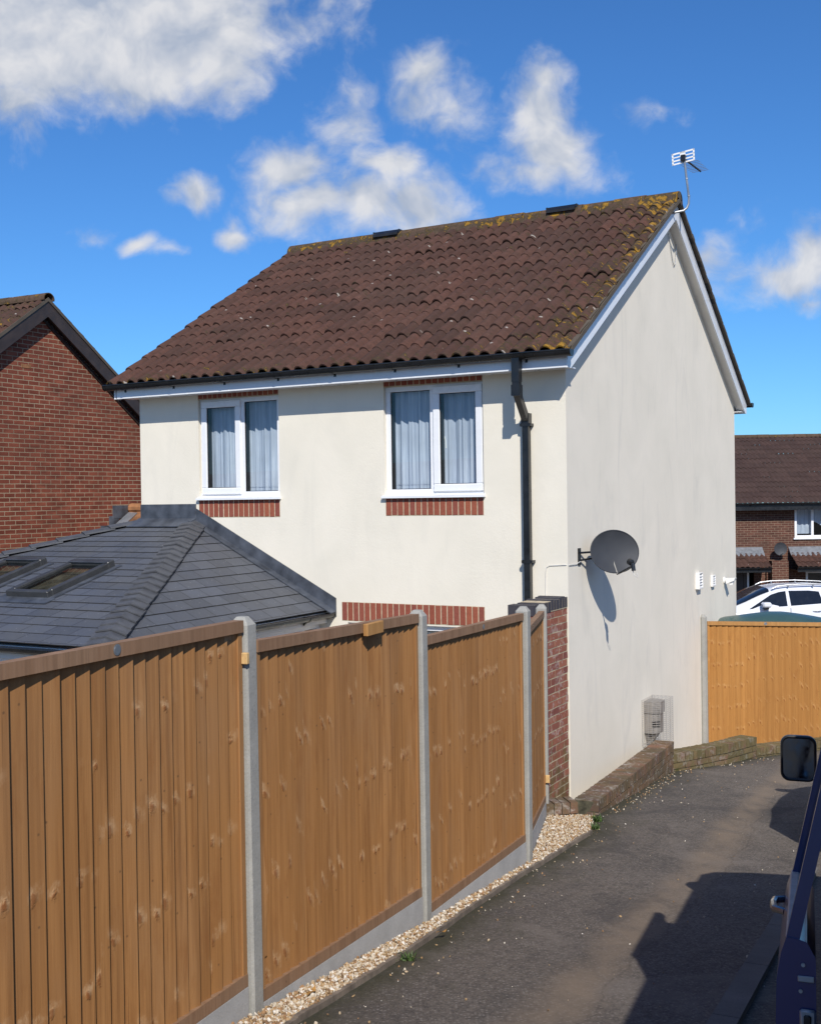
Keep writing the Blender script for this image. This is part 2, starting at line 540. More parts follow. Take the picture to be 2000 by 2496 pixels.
def mat_wood(name, base, dark, knotglint, rows=2.1, knots=1.0, pitch=0.08, grey=0.25):
    mt, nt, b = new_mat(name, 0.72, base, spec=0.3)
    uv = coord(nt, 'UV')
    oi = nd(nt, 'ShaderNodeObjectInfo').outputs['Random']
    rp = island(nt)
    x, y, _ = sep(nt, uv)
    off = math_n(nt, 'MULTIPLY', oi, 37.0)
    # grain
    gv_ = comb(nt, math_n(nt, 'MULTIPLY', x, 70.0), math_n(nt, 'MULTIPLY', y, 1.8), math_n(nt, 'ADD', math_n(nt, 'MULTIPLY', rp, 20.0), off))
    gr, _ = noise_n(nt, gv_, 1.0, 5, 0.6, 0.3)
    k = mixc(nt, maprange(nt, gr, 0.3, 0.72), dark, base)
    sk, _ = noise_n(nt, comb(nt, math_n(nt, 'MULTIPLY', x, 24.0), math_n(nt, 'MULTIPLY', y, 0.7), math_n(nt, 'MULTIPLY_ADD', rp, 9.0, off)), 1.0, 4, 0.6, 0.6)
    k = mixc(nt, math_n(nt, 'MULTIPLY', maprange(nt, sk, 0.45, 0.68), 0.6), k, tuple(c * d for c, d in zip(base, (1.25, 1.30, 1.40))))
    k = mixc(nt, math_n(nt, 'MULTIPLY', maprange(nt, sk, 0.32, 0.48, 1, 0), 0.6), k, tuple(c * 0.8 for c in dark))
    # each board its own tone, boards from one log alike
    lg, _ = noise_n(nt, comb(nt, math_n(nt, 'MULTIPLY', x, 2.3), 0.0, off), 1.0, 2)
    k = mixc(nt, math_n(nt, 'MULTIPLY', maprange(nt, lg, 0.35, 0.65), 0.45), k, tuple(c * 0.72 for c in base))
    k = mixc(nt, math_n(nt, 'MULTIPLY', rp, 0.3), k, tuple(c * d for c, d in zip(base, (1.12, 1.08, 1.0))))
    # grey weathering in broad soft areas
    wz, _ = noise_n(nt, comb(nt, math_n(nt, 'MULTIPLY', x, 3.0), math_n(nt, 'MULTIPLY', y, 1.2), off), 1.0, 4, 0.6)
    k = mixc(nt, math_n(nt, 'MULTIPLY', maprange(nt, wz, 0.42, 0.68), grey), k, (0.27, 0.185, 0.115))
    # knots: whorl rows repeat across the boards cut from one log, then jump to the next log
    gx_ = math_n(nt, 'ADD', math_n(nt, 'DIVIDE', x, 0.71), math_n(nt, 'MULTIPLY', off, 0.37))
    gi, gf = math_n(nt, 'FLOOR', gx_), math_n(nt, 'FRACT', gx_)
    wg_ = nd(nt, 'ShaderNodeTexWhiteNoise')
    wg_.noise_dimensions = '1D'
    nt.links.new(math_n(nt, 'ADD', gi, off), wg_.inputs['W'])
    g1, g2, g3 = sep(nt, wg_.outputs['Color'])
    jit = math_n(nt, 'MULTIPLY', math_n(nt, 'SUBTRACT', rp, 0.5), 0.05)
    yy = math_n(nt, 'ADD', math_n(nt, 'MULTIPLY', y, rows), math_n(nt, 'MULTIPLY', g1, 3.0))
    yy = math_n(nt, 'ADD', yy, math_n(nt, 'MULTIPLY', gf, math_n(nt, 'MULTIPLY_ADD', g2, -0.5, 0.12)))
    yy = math_n(nt, 'ADD', yy, jit)
    k = mixc(nt, math_n(nt, 'MULTIPLY', g3, 0.35), k, tuple(c * d for c, d in zip(base, (0.74, 0.70, 0.66))))
    xc = math_n(nt, 'DIVIDE', math_n(nt, 'SUBTRACT', x, 0.03), pitch)
    wn = nd(nt, 'ShaderNodeTexWhiteNoise')
    wn.noise_dimensions = '3D'
    nt.links.new(comb(nt, math_n(nt, 'FLOOR', xc), math_n(nt, 'FLOOR', yy), off), wn.inputs['Vector'])
    r1, r2, r3 = sep(nt, wn.outputs['Color'])
    xm = math_n(nt, 'MULTIPLY', math_n(nt, 'SUBTRACT', math_n(nt, 'FRACT', xc), math_n(nt, 'MULTIPLY_ADD', r1, 0.5, 0.25)), pitch)
    ym = math_n(nt, 'DIVIDE', math_n(nt, 'SUBTRACT', math_n(nt, 'FRACT', yy), math_n(nt, 'MULTIPLY_ADD', r2, 0.12, 0.44)), rows)
    wy, wyc = noise_n(nt, uv, 30.0, 4, 0.7)
    ym = math_n(nt, 'ADD', ym, math_n(nt, 'MULTIPLY', math_n(nt, 'SUBTRACT', wy, 0.5), 0.085))
    ym = math_n(nt, 'ADD', ym, math_n(nt, 'MULTIPLY', xm, math_n(nt, 'MULTIPLY_ADD', g2, 2.4, -0.6)))
    def ell(dy_, ax_, ay_, size):
        yv = math_n(nt, 'ADD', ym, dy_)
        d2 = math_n(nt, 'ADD', math_n(nt, 'MULTIPLY', math_n(nt, 'MULTIPLY', xm, xm), ax_), math_n(nt, 'MULTIPLY', math_n(nt, 'MULTIPLY', yv, yv), ay_))
        return math_n(nt, 'DIVIDE', math_n(nt, 'SQRT', d2), size)
    kh = math_n(nt, 'DIVIDE', ell(-0.012, 0.30, 0.75, 1.0), math_n(nt, 'MULTIPLY_ADD', r2, 0.016, 0.017))
    kd = math_n(nt, 'DIVIDE', ell(0.006, 1.0, 0.45, 1.0), math_n(nt, 'MULTIPLY_ADD', r2, 0.006, 0.009))
    on = math_n(nt, 'MULTIPLY', maprange(nt, r3, 0.26, 0.34, 0, knots), math_n(nt, 'MULTIPLY_ADD', r1, 0.4, 0.6))
    glint = math_n(nt, 'MULTIPLY', maprange(nt, kh, 0.25, 1.25, 1, 0, True), on)
    core = math_n(nt, 'MULTIPLY', maprange(nt, kd, 0.35, 1.15, 1, 0, True), on)
    st, _ = noise_n(nt, comb(nt, math_n(nt, 'MULTIPLY', x, 55.0), math_n(nt, 'MULTIPLY', y, 24.0), off), 1.0, 4, 0.65)
    k = mixc(nt, math_n(nt, 'MULTIPLY', glint, maprange(nt, st, 0.36, 0.64, 0.02, 0.44)), k, knotglint)  # pale glints beside the knots, highlights painted into the wood colour
    k = mixc(nt, math_n(nt, 'MULTIPLY', core, 0.8), k, tuple(c * d for c, d in zip(base, (0.55, 0.36, 0.25))))
    sp, _ = noise_n(nt, comb(nt, math_n(nt, 'MULTIPLY', x, 130.0), math_n(nt, 'MULTIPLY', y, 1.1), math_n(nt, 'MULTIPLY_ADD', rp, 31.0, off)), 1.0, 2, 0.5)
    k = mixc(nt, maprange(nt, sp, 0.70, 0.74, 0, 0.55), k, tuple(c * 0.45 for c in dark))
    stn, _ = noise_n(nt, comb(nt, math_n(nt, 'MULTIPLY', x, 11.0), math_n(nt, 'MULTIPLY', y, 2.6), math_n(nt, 'MULTIPLY_ADD', rp, 17.0, off)), 1.0, 4, 0.65)
    k = mixc(nt, math_n(nt, 'MULTIPLY', maprange(nt, stn, 0.56, 0.70), 0.45), k, tuple(c * d for c, d in zip(base, (0.62, 0.52, 0.46))))
    # nail heads and small black marks
    v2 = nd(nt, 'ShaderNodeTexVoronoi')
    v2.voronoi_dimensions = '2D'
    v2.inputs['Scale'].default_value = 4.3
    nt.links.new(uv, v2.inputs['Vector'])
    k = mixc(nt, maprange(nt, v2.outputs['Distance'], 0.01, 0.028, 0.5, 0), k, (0.045, 0.03, 0.02))
    col(nt, b, k)
    h = math_n(nt, 'ADD', math_n(nt, 'MULTIPLY', gr, 0.5), math_n(nt, 'MULTIPLY', maprange(nt, kd, 0.2, 1.6, 1, 0, True), on))
    bump(nt, b, h, 0.55, 0.006)
    return mt


def mat_concrete(name, base, rough=0.9):
    mt, nt, b = new_mat(name, rough, base, spec=0.2)
    c = coord(nt)
    f, _ = noise_n(nt, c, 4, 6, 0.65)
    g, _ = noise_n(nt, c, 120, 3, 0.6)
    k = mixc(nt, maprange(nt, f, 0.3, 0.7), tuple(x * 0.82 for x in base), tuple(x * 1.12 for x in base))
    k = mixc(nt, maprange(nt, g, 0.56, 0.7, 0, 0.45), k, tuple(x * 0.55 for x in base))
    k = mixc(nt, maprange(nt, g, 0.30, 0.40, 0.3, 0), k, tuple(min(1, x * 1.6) for x in base))
    v = nd(nt, 'ShaderNodeTexVoronoi')
    v.inputs['Scale'].default_value = 45
    nt.links.new(c, v.inputs['Vector'])
    k = mixc(nt, maprange(nt, v.outputs['Distance'], 0.05, 0.12, 0.5, 0), k, tuple(x * 0.4 for x in base))
    col(nt, b, k)
    bump(nt, b, math_n(nt, 'ADD', g, math_n(nt, 'MULTIPLY', f, 2.0)), 0.35, 0.004)
    return mt


def mat_tiles(name, c1, c2, lichen=1.0):
    """concrete roof tiles; UV = metres along eave / up slope; rnd per tile"""
    mt, nt, b = new_mat(name, 0.9, c1, spec=0.2)
    uv = coord(nt, 'UV')
    rp = attr(nt)
    u, v, _ = sep(nt, uv)
    f, _ = noise_n(nt, uv, 0.7, 4, 0.6)
    g, _ = noise_n(nt, uv, 40, 5, 0.7)
    m1, _ = noise_n(nt, uv, 7, 5, 0.65)
    k = mixc(nt, rp, c1, c2)
    k = mixc(nt, math_n(nt, 'MULTIPLY', maprange(nt, m1, 0.35, 0.7), 0.5), k, tuple(x * 0.55 for x in c1))
    k = mixc(nt, math_n(nt, 'MULTIPLY', maprange(nt, g, 0.4, 0.7), 0.35), k, (0.03, 0.024, 0.02))
    m2, _ = noise_n(nt, uv, 19, 6, 0.72, 0.3)
    k = mixc(nt, maprange(nt, m2, 0.56, 0.66, 0, 0.65), k, (0.030, 0.022, 0.017))
    k = mixc(nt, maprange(nt, m2, 0.30, 0.38, 0.45, 0), k, tuple(x * 1.5 for x in c2))
    wh, _ = noise_n(nt, uv, 52, 3, 0.55)
    k = mixc(nt, maprange(nt, wh, 0.71, 0.735, 0, 0.65), k, (0.34, 0.31, 0.27))
    k = mixc(nt, math_n(nt, 'MULTIPLY', maprange(nt, f, 0.4, 0.7), 0.35), k, (0.075, 0.052, 0.042))
    if lichen:
        w = nd(nt, 'ShaderNodeAttribute')
        w.attribute_name = 'lich'
        wgt = w.outputs['Fac']
        l1, _ = noise_n(nt, uv, 9.0, 6, 0.75, 0.4)
        l2, _ = noise_n(nt, uv, 2.2, 3, 0.6)
        lm = math_n(nt, 'ADD', l1, math_n(nt, 'MULTIPLY', math_n(nt, 'SUBTRACT', l2, 0.5), 0.30))
        lm = math_n(nt, 'ADD', lm, math_n(nt, 'MULTIPLY', wgt, 0.30))
        ms = maprange(nt, lm, 0.70, 0.75)
        k = mixc(nt, math_n(nt, 'MULTIPLY', maprange(nt, lm, 0.60, 0.70), 0.8), k, (0.036, 0.034, 0.016))
        k = mixc(nt, math_n(nt, 'MULTIPLY', ms, 0.85), k, mixc(nt, maprange(nt, g, 0.4, 0.6), (0.26, 0.125, 0.015), (0.36, 0.205, 0.03)))
        vo = nd(nt, 'ShaderNodeTexVoronoi')
        vo.voronoi_dimensions = '2D'
        vo.inputs['Scale'].default_value = 5.0
        nt.links.new(vmath(nt, 'ADD', uv, scale_v(nt, _vcol(nt, uv), (0.05, 0.05, 0))), vo.inputs['Vector'])
        on = maprange(nt, sep(nt, vo.outputs['Color'])[1], 0.84, 0.88)
        k = mixc(nt, math_n(nt, 'MULTIPLY', maprange(nt, vo.outputs['Distance'], 0.06, 0.10, 0.8, 0), on), k, (0.38, 0.35, 0.31))
    col(nt, b, k)
    bump(nt, b, math_n(nt, 'ADD', math_n(nt, 'MULTIPLY', g, 0.6), m1), 0.45, 0.006)
    return mt


def _vcol(nt, v):
    return noise_n(nt, v, 14, 3)[1]


def mat_slate(name, base, gauge, width):
    mt, nt, b = new_mat(name, 0.62, base, spec=0.45)
    uv = coord(nt, 'UV')
    t = nd(nt, 'ShaderNodeTexBrick')
    nt.links.new(uv, t.inputs['Vector'])
    t.offset = 0.5
    t.inputs['Scale'].default_value = 1.0
    t.inputs['Brick Width'].default_value = width
    t.inputs['Row Height'].default_value = gauge
    t.inputs['Mortar Size'].default_value = 0.0045
    t.inputs['Mortar Smooth'].default_value = 0.0
    t.inputs['Color1'].default_value = (0, 0, 0, 1)
    t.inputs['Color2'].default_value = (1, 1, 1, 1)
    t.inputs['Mortar'].default_value = (0, 0, 0, 1)
    f, _ = noise_n(nt, uv, 2.0, 5, 0.6)
    g, _ = noise_n(nt, scale_v(nt, uv, (1, 0.6, 1)), 30, 5, 0.65)
    k = mixc(nt, t.outputs['Color'], tuple(x * 0.82 for x in base), tuple(x * 1.16 for x in base))
    k = mixc(nt, math_n(nt, 'MULTIPLY', maprange(nt, g, 0.4, 0.65), 0.3), k, tuple(x * 1.35 for x in base))
    k = mixc(nt, math_n(nt, 'MULTIPLY', maprange(nt, f, 0.4, 0.7), 0.35), k, (base[0] * 1.2, base[1] * 1.05, base[2] * 0.8))
    k = mixc(nt, math_n(nt, 'MULTIPLY', t.outputs['Fac'], 0.8), k, (0.012, 0.012, 0.013))
    vo = nd(nt, 'ShaderNodeTexVoronoi')
    vo.voronoi_dimensions = '2D'
    vo.inputs['Scale'].default_value = 6
    nt.links.new(uv, vo.inputs['Vector'])
    k = mixc(nt, maprange(nt, vo.outputs['Distance'], 0.02, 0.05, 0.5, 0), k, (0.3, 0.3, 0.3))
    col(nt, b, k)
    bump(nt, b, math_n(nt, 'SUBTRACT', math_n(nt, 'MULTIPLY', g, 0.5), t.outputs['Fac']), 0.35, 0.004)
    nt.links.new(maprange(nt, f, 0.3, 0.7, 0.52, 0.72), b.inputs['Roughness'])
    return mt


def mat_glass(name, tint=(0.9, 0.95, 0.95), refl=1.0, rough=0.0):
    mt = bpy.data.materials.new(name)
    mt.use_nodes = True
    nt = mt.node_tree
    nt.nodes.clear()
    tr = nd(nt, 'ShaderNodeBsdfTransparent')
    tr.inputs[0].default_value = (*tint, 1)
    gl = nd(nt, 'ShaderNodeBsdfGlossy')
    gl.inputs['Roughness'].default_value = rough
    lw = nd(nt, 'ShaderNodeLayerWeight')
    lw.inputs[0].default_value = 0.5
    f = math_n(nt, 'POWER', lw.outputs['Facing'], 4.0)
    f = math_n(nt, 'MULTIPLY_ADD', f, 0.9, 0.075 * refl, True)
    mx_ = nd(nt, 'ShaderNodeMixShader')
    nt.links.new(f, mx_.inputs[0])
    nt.links.new(tr.outputs[0], mx_.inputs[1])
    nt.links.new(gl.outputs[0], mx_.inputs[2])
    o = nd(nt, 'ShaderNodeOutputMaterial')
    nt.links.new(mx_.outputs[0], o.inputs[0])
    return mt


M = {}
M['front_render'] = mat_render('cream_render', (0.80, 0.745, 0.632), 0.14)
M['gable_render'] = mat_render('gable_render', (0.84, 0.772, 0.655), 0.26)
M['tile'] = mat_tiles('roof_tiles', (0.070, 0.036, 0.028), (0.122, 0.057, 0.042))
M['tile_far'] = mat_tiles('dark_roof_tiles', (0.060, 0.036, 0.032), (0.085, 0.050, 0.043), 0.0)
M['ridge'] = mat_tiles('ridge_tiles', (0.11, 0.072, 0.05), (0.15, 0.09, 0.06))
M['mortar'] = mat_concrete('verge_mortar', (0.105, 0.088, 0.070))
M['brick'] = mat_brick('red_brick', (0.225, 0.062, 0.038), (0.315, 0.095, 0.055), (0.40, 0.32, 0.215), 0.2)
M['brick_far'] = mat_brick('brown_brick', (0.115, 0.050, 0.036), (0.165, 0.072, 0.050), (0.29, 0.215, 0.155), 0.25)
M['soldier'] = mat_single_brick('soldier_brick', [(0.27, 0.072, 0.045), (0.32, 0.098, 0.06), (0.25, 0.075, 0.058), (0.36, 0.11, 0.06)])
M['old_brick'] = mat_single_brick('old_brick', [(0.27, 0.085, 0.055), (0.34, 0.125, 0.078), (0.22, 0.075, 0.06), (0.38, 0.15, 0.09)], efflo=0.6, moss=0.6)
M['wall_brick'] = mat_single_brick('weathered_brick', [(0.185, 0.098, 0.066), (0.26, 0.135, 0.085), (0.12, 0.070, 0.052), (0.30, 0.15, 0.088), (0.15, 0.092, 0.070)], efflo=0.62, moss=0.25, grime=0.55)
M['mossy_brick'] = mat_single_brick('mossy_brick', [(0.185, 0.105, 0.066), (0.25, 0.14, 0.085), (0.13, 0.08, 0.055), (0.28, 0.15, 0.088)], efflo=0.5, moss=0.52, grime=0.34)
M['blue_brick'] = mat_single_brick('blue_brick', [(0.055, 0.052, 0.062), (0.075, 0.068, 0.075), (0.05, 0.05, 0.065)], rough=0.55)
M['lime'] = simple('pale_mortar', (0.50, 0.41, 0.28), 0.95, var=0.2, nscale=20)
M['moss_mortar'] = simple('mossy_mortar', (0.085, 0.078, 0.05), 0.95, var=0.5, nscale=14)
M['pier_mortar'] = simple('pier_mortar', (0.46, 0.40, 0.27), 0.95, var=0.35, nscale=9)
M['fence'] = mat_wood('brown_fence_wood', (0.370, 0.178, 0.060), (0.200, 0.086, 0.027), (0.66, 0.46, 0.27), 2.5, 1.0, grey=0.22)
M['fence_new'] = mat_wood('orange_fence_wood', (0.455, 0.215, 0.058), (0.36, 0.160, 0.040), (0.60, 0.36, 0.15), 3.3, 1.0, grey=0.03)
M['rail'] = mat_wood('rail_wood', (0.295, 0.172, 0.098), (0.20, 0.112, 0.064), (0.36, 0.22, 0.12), 0.7, 0.35, pitch=0.5)
M['rail_new'] = mat_wood('pale_rail_wood', (0.45, 0.235, 0.08), (0.39, 0.195, 0.06), (0.62, 0.37, 0.15), 0.7, 0.3, pitch=0.5, grey=0.05)
M['batten'] = mat_wood('batten_wood', (0.40, 0.205, 0.080), (0.32, 0.155, 0.055), (0.5, 0.3, 0.14), 0.7, 0.2, pitch=0.5, grey=0.1)
M['fresh'] = simple('sawn_wood', (0.62, 0.40, 0.17), 0.7, var=0.15, nscale=30)
M['post'] = mat_concrete('concrete_post', (0.335, 0.325, 0.295))
M['board'] = mat_concrete('gravel_board_concrete', (0.41, 0.40, 0.385))
M['lead'] = simple('lead_sheet', (0.080, 0.090, 0.110), 0.5, 0.2, var=0.35, nscale=5)
M['zinc'] = simple('zinc_sheet', (0.33, 0.35, 0.38), 0.35, 0.5, var=0.15)
M['slate'] = mat_slate('grey_slates', (0.078, 0.085, 0.102), 0.178, 0.30)
M['slate_edge'] = simple('slate_edge', (0.04, 0.038, 0.036), 0.8, var=0.3)
M['hipslate'] = simple('hip_slate', (0.082, 0.085, 0.094), 0.62, var=0.2, nscale=8)
M['upvc'] = simple('white_upvc', (0.80, 0.81, 0.83), 0.28, var=0.03, nscale=3)
M['white_plastic'] = simple('white_plastic', (0.80, 0.79, 0.77), 0.4, var=0.05)
M['soffit'] = simple('white_soffit', (0.74, 0.72, 0.68), 0.5, var=0.05, nscale=3)
M['black'] = simple('black_plastic', (0.013, 0.014, 0.016), 0.32, var=0.3)
M['seal'] = simple('black_seal', (0.01, 0.01, 0.011), 0.6, var=0.2)
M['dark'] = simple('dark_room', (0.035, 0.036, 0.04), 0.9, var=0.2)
M['brown_board'] = simple('dark_brown_barge', (0.045, 0.032, 0.028), 0.5, var=0.2)
M['glass'] = mat_glass('window_glass', (0.86, 0.9, 0.9), 0.8)
M['skylight_glass'] = mat_glass('skylight_glass', (0.5, 0.53, 0.5), 0.55)
M['skyframe'] = simple('skylight_frame', (0.062, 0.064, 0.066), 0.42, 0.3, var=0.15)
M['cartint'] = mat_glass('car_glass', (0.22, 0.24, 0.25), 1.0)
M['vanglass'] = mat_glass('door_glass', (0.86, 0.86, 0.80), 0.35)
M['dish'] = simple('dish_grey', (0.040, 0.043, 0.050), 0.62, 0.0, var=0.08, nscale=4)
M['steel'] = simple('galvanised_steel', (0.36, 0.37, 0.38), 0.42, 0.75, var=0.15)
M['wire'] = simple('grey_wire', (0.42, 0.40, 0.38), 0.5, 0.4, var=0.1)
M['flue'] = simple('flue_brown_grey', (0.30, 0.275, 0.25), 0.5, 0.2, var=0.15)
M['cable'] = simple('white_cable', (0.66, 0.65, 0.62), 0.5)
M['chrome'] = simple('chrome', (0.30, 0.30, 0.31), 0.2, 1.0, var=0.05)
M['rubber'] = simple('tyre_rubber', (0.02, 0.02, 0.02), 0.8)
M['sealgrey'] = simple('grey_weatherstrip', (0.46, 0.42, 0.40), 0.75, var=0.15, nscale=14)
M['oak'] = simple('old_board', (0.25, 0.115, 0.05), 0.8, var=0.45, nscale=4)
M['green_plastic'] = simple('green_plastic', (0.042, 0.085, 0.078), 0.33, var=0.12, nscale=2)
M['leaf'] = simple('weed_green', (0.075, 0.135, 0.028), 0.6, var=0.5, nscale=30)
M['dead_leaf'] = simple('dead_leaf', (0.42, 0.22, 0.06), 0.7, var=0.3, nscale=30)


def mat_paint(name, base, rough=0.22):
    mt, nt, b = new_mat(name, rough, base, 0.0, 0.5)
    b.inputs['Coat Weight'].default_value = 0.6
    b.inputs['Coat Roughness'].default_value = 0.05
    c = coord(nt)
    f, _ = noise_n(nt, c, 3, 4)
    col(nt, b, mixc(nt, maprange(nt, f, 0.3, 0.7), tuple(x * 0.93 for x in base), base))
    return mt


M['white_paint'] = mat_paint('white_car_paint', (0.74, 0.76, 0.80))
M['blue_paint'] = mat_paint('blue_van_paint', (0.004, 0.014, 0.105), 0.34)


def mat_curtain():
    mt, nt, b = new_mat('net_curtain', 0.9, (0.52, 0.58, 0.70), spec=0.1)
    c = coord(nt)
    f, _ = noise_n(nt, scale_v(nt, c, (30, 30, 1.0)), 1.0, 4, 0.6)
    w, _ = noise_n(nt, c, 2.2, 3)
    k = mixc(nt, maprange(nt, f, 0.35, 0.65), (0.37, 0.42, 0.53), (0.62, 0.665, 0.76))  # blue-grey in the cloth colour stands for sky reflected in the panes
    k = mixc(nt, math_n(nt, 'MULTIPLY', maprange(nt, w, 0.4, 0.65), 0.5), k, (0.36, 0.39, 0.47))
    col(nt, b, k)
    return mt


M['curtain'] = mat_curtain()


def mat_stone():
    mt, nt, b = new_mat('gravel_stones', 0.75, (0.5, 0.4, 0.3), spec=0.3)
    rp = island(nt)
    ramp = nd(nt, 'ShaderNodeValToRGB')
    nt.links.new(rp, ramp.inputs[0])
    cr = ramp.color_ramp
    cr.interpolation = 'CONSTANT'
    stops = [(0.0, (0.56, 0.49, 0.38)), (0.20, (0.40, 0.27, 0.14)), (0.40, (0.66, 0.60, 0.51)), (0.52, (0.29, 0.16, 0.075)),
             (0.66, (0.47, 0.37, 0.25)), (0.82, (0.18, 0.11, 0.06)), (0.93, (0.74, 0.70, 0.63))]
    cr.elements[0].color = (*stops[0][1], 1)
    cr.elements[1].position = stops[1][0]
    cr.elements[1].color = (*stops[1][1], 1)
    for p, c in stops[2:]:
        e = cr.elements.new(p)
        e.color = (*c, 1)
    g, _ = noise_n(nt, coord(nt), 90, 3)
    col(nt, b, mixc(nt, math_n(nt, 'MULTIPLY', maprange(nt, g, 0.4, 0.7), 0.4), ramp.outputs[0], (0.30, 0.19, 0.10)))
    return mt


M['stone'] = mat_stone()


def mat_asphalt():
    mt, nt, b = new_mat('asphalt', 0.9, (0.08, 0.075, 0.072), spec=0.25)
    c = coord(nt)
    big, _ = noise_n(nt, c, 0.55, 5, 0.6, 0.5)
    mid, _ = noise_n(nt, scale_v(nt, c, (1.6, 0.8, 1)), 2.4, 6, 0.65, 0.6)
    gr, _ = noise_n(nt, c, 95, 4, 0.7)
    fine, _ = noise_n(nt, c, 240, 3, 0.7)
    k = mixc(nt, maprange(nt, big, 0.35, 0.65), (0.130, 0.110, 0.094), (0.192, 0.160, 0.131))
    k = mixc(nt, math_n(nt, 'MULTIPLY', maprange(nt, mid, 0.48, 0.70), 0.55), k, (0.195, 0.165, 0.140))
    k = mixc(nt, math_n(nt, 'MULTIPLY', maprange(nt, mid, 0.30, 0.46, 1, 0), 0.5), k, (0.058, 0.053, 0.050))
    k = mixc(nt, math_n(nt, 'MULTIPLY', maprange(nt, gr, 0.35, 0.68), 0.5), k, (0.052, 0.048, 0.046))
    k = mixc(nt, math_n(nt, 'MULTIPLY', maprange(nt, fine, 0.56, 0.70), 0.55), k, (0.20, 0.185, 0.17))
    ag = nd(nt, 'ShaderNodeTexVoronoi')
    ag.inputs['Scale'].default_value = 62
    nt.links.new(c, ag.inputs['Vector'])
    agc = sep(nt, ag.outputs['Color'])[0]
    k = mixc(nt, math_n(nt, 'MULTIPLY', maprange(nt, ag.outputs['Distance'], 0.28, 0.5, 0.55, 0), maprange(nt, agc, 0.62, 0.7)), k, (0.26, 0.235, 0.21))
    k = mixc(nt, math_n(nt, 'MULTIPLY', maprange(nt, ag.outputs['Distance'], 0.3, 0.6, 0, 0.5), maprange(nt, agc, 0.4, 0.3)), k, (0.045, 0.041, 0.039))
    pa, _ = noise_n(nt, scale_v(nt, c, (1.0, 0.7, 1)), 1.15, 6, 0.68, 0.8)
    k = mixc(nt, maprange(nt, pa, 0.57, 0.66, 0, 0.45), k, (0.21, 0.18, 0.155))
    k = mixc(nt, maprange(nt, pa, 0.36, 0.44, 0.5, 0), k, (0.062, 0.056, 0.053))
    # worn paler seam running down the drive where two lays meet
    x, y, _ = sep(nt, c)
    wob, _ = noise_n(nt, c, 1.3, 5, 0.65)
    seam = math_n(nt, 'SUBTRACT', x, math_n(nt, 'MULTIPLY_ADD', y, 0.455, -1.72))
    seam = math_n(nt, 'ADD', seam, math_n(nt, 'MULTIPLY', math_n(nt, 'SUBTRACT', wob, 0.5), 0.34))
    band = maprange(nt, math_n(nt, 'ABSOLUTE', seam), 0.03, 0.26, 1, 0, True)
    k = mixc(nt, math_n(nt, 'MULTIPLY', band, maprange(nt, mid, 0.35, 0.6, 0.3, 0.75)), k, (0.235, 0.180, 0.130))
    line = maprange(nt, math_n(nt, 'ABSOLUTE', math_n(nt, 'ADD', seam, -0.17)), 0.0, 0.012, 0.25, 0)
    k = mixc(nt, line, k, (0.022, 0.020, 0.018))
    # moss and dirt along the foot of the brick edging
    e = nd(nt, 'ShaderNodeAttribute')
    e.attribute_name = 'edge'
    em = math_n(nt, 'ADD', e.outputs['Fac'], math_n(nt, 'MULTIPLY', math_n(nt, 'SUBTRACT', mid, 0.5), 1.4))
    k = mixc(nt, maprange(nt, em, 0.30, 0.85, 0, 0.88), k, mixc(nt, maprange(nt, gr, 0.4, 0.6), (0.034, 0.033, 0.020), (0.062, 0.058, 0.030)))
    col(nt, b, k)
    bump(nt, b, math_n(nt, 'ADD', math_n(nt, 'ADD', gr, fine), math_n(nt, 'MULTIPLY', mid, 1.5)), 0.6, 0.006)
    return mt


M['asphalt'] = mat_asphalt()
M['earth'] = simple('ground_soil', (0.16, 0.14, 0.11), 0.95, var=0.3, nscale=2, bmp=0.4)
M['kerb'] = mat_concrete('kerb_concrete', (0.18, 0.163, 0.150))
M['edging'] = simple('timber_edging', (0.19, 0.15, 0.115), 0.85, var=0.3, nscale=9, bmp=0.3)

# ------------------------------------------------------------------ ground
GY = [-80, 0, 5.03, 6.8, 8.56, 10.43, 12.5, 16.6, 20, 27, 40, 400]
GZ = [9.0, 1.65, .92, .655, .44, .27, .04, -.45, -.52, -.58, -1.95, -2.0]


def zg(y):
    return float(np.interp(y, GY, GZ))


# left boundary of the drive (x for a given y): timber edging, then the foot of the low walls
EDGE = [(-2.6, -1.0), (-1.55, 2.0), (-.98, 3.75), (-.529, 4.936), (-.078, 6.037), (.267, 6.981), (.778, 8.215), (1.30, 9.30), (1.482, 9.66)]
FOOT = EDGE + [(1.62, 10.38), (1.69, 10.5), (2.291, 11.84), (3.02, 13.47), (3.08, 13.6), (3.425, 13.84), (3.9, 14.25), (4.448, 14.85), (4.853, 15.2), (5.591, 15.74), (7.5, 17.0)]


def foot_x(y):
    return float(np.interp(y, [p[1] for p in FOOT], [p[0] for p in FOOT]))


def grid_mesh(name, xs_fun, ys, nx, zfun, mat, edge=False):
    vs, fs, ev = [], [], []
    for y in ys:
        a, b_ = xs_fun(y)
        for i in range(nx):
            t = (i / (nx - 1)) ** 1.25
            x = a + (b_ - a) * t
            vs.append((x, y, zfun(x, y)))
            ev.append(math.exp(-(x - a) / 0.34))
    ny = len(ys)
    for j in range(ny - 1):
        for i in range(nx - 1):
            fs.append((j * nx + i, j * nx + i + 1, (j + 1) * nx + i + 1, (j + 1) * nx + i))
    me = bpy.data.meshes.new(name)
    me.from_pydata(vs, [], fs)
    me.materials.append(mat)
    me.polygons.foreach_set('use_smooth', [True] * len(fs))
    at = me.attributes.new('edge', 'FLOAT', 'POINT')
    at.data.foreach_set('value', ev)
    o = bpy.data.objects.new(name, me)
    COL.objects.link(o)
    return o


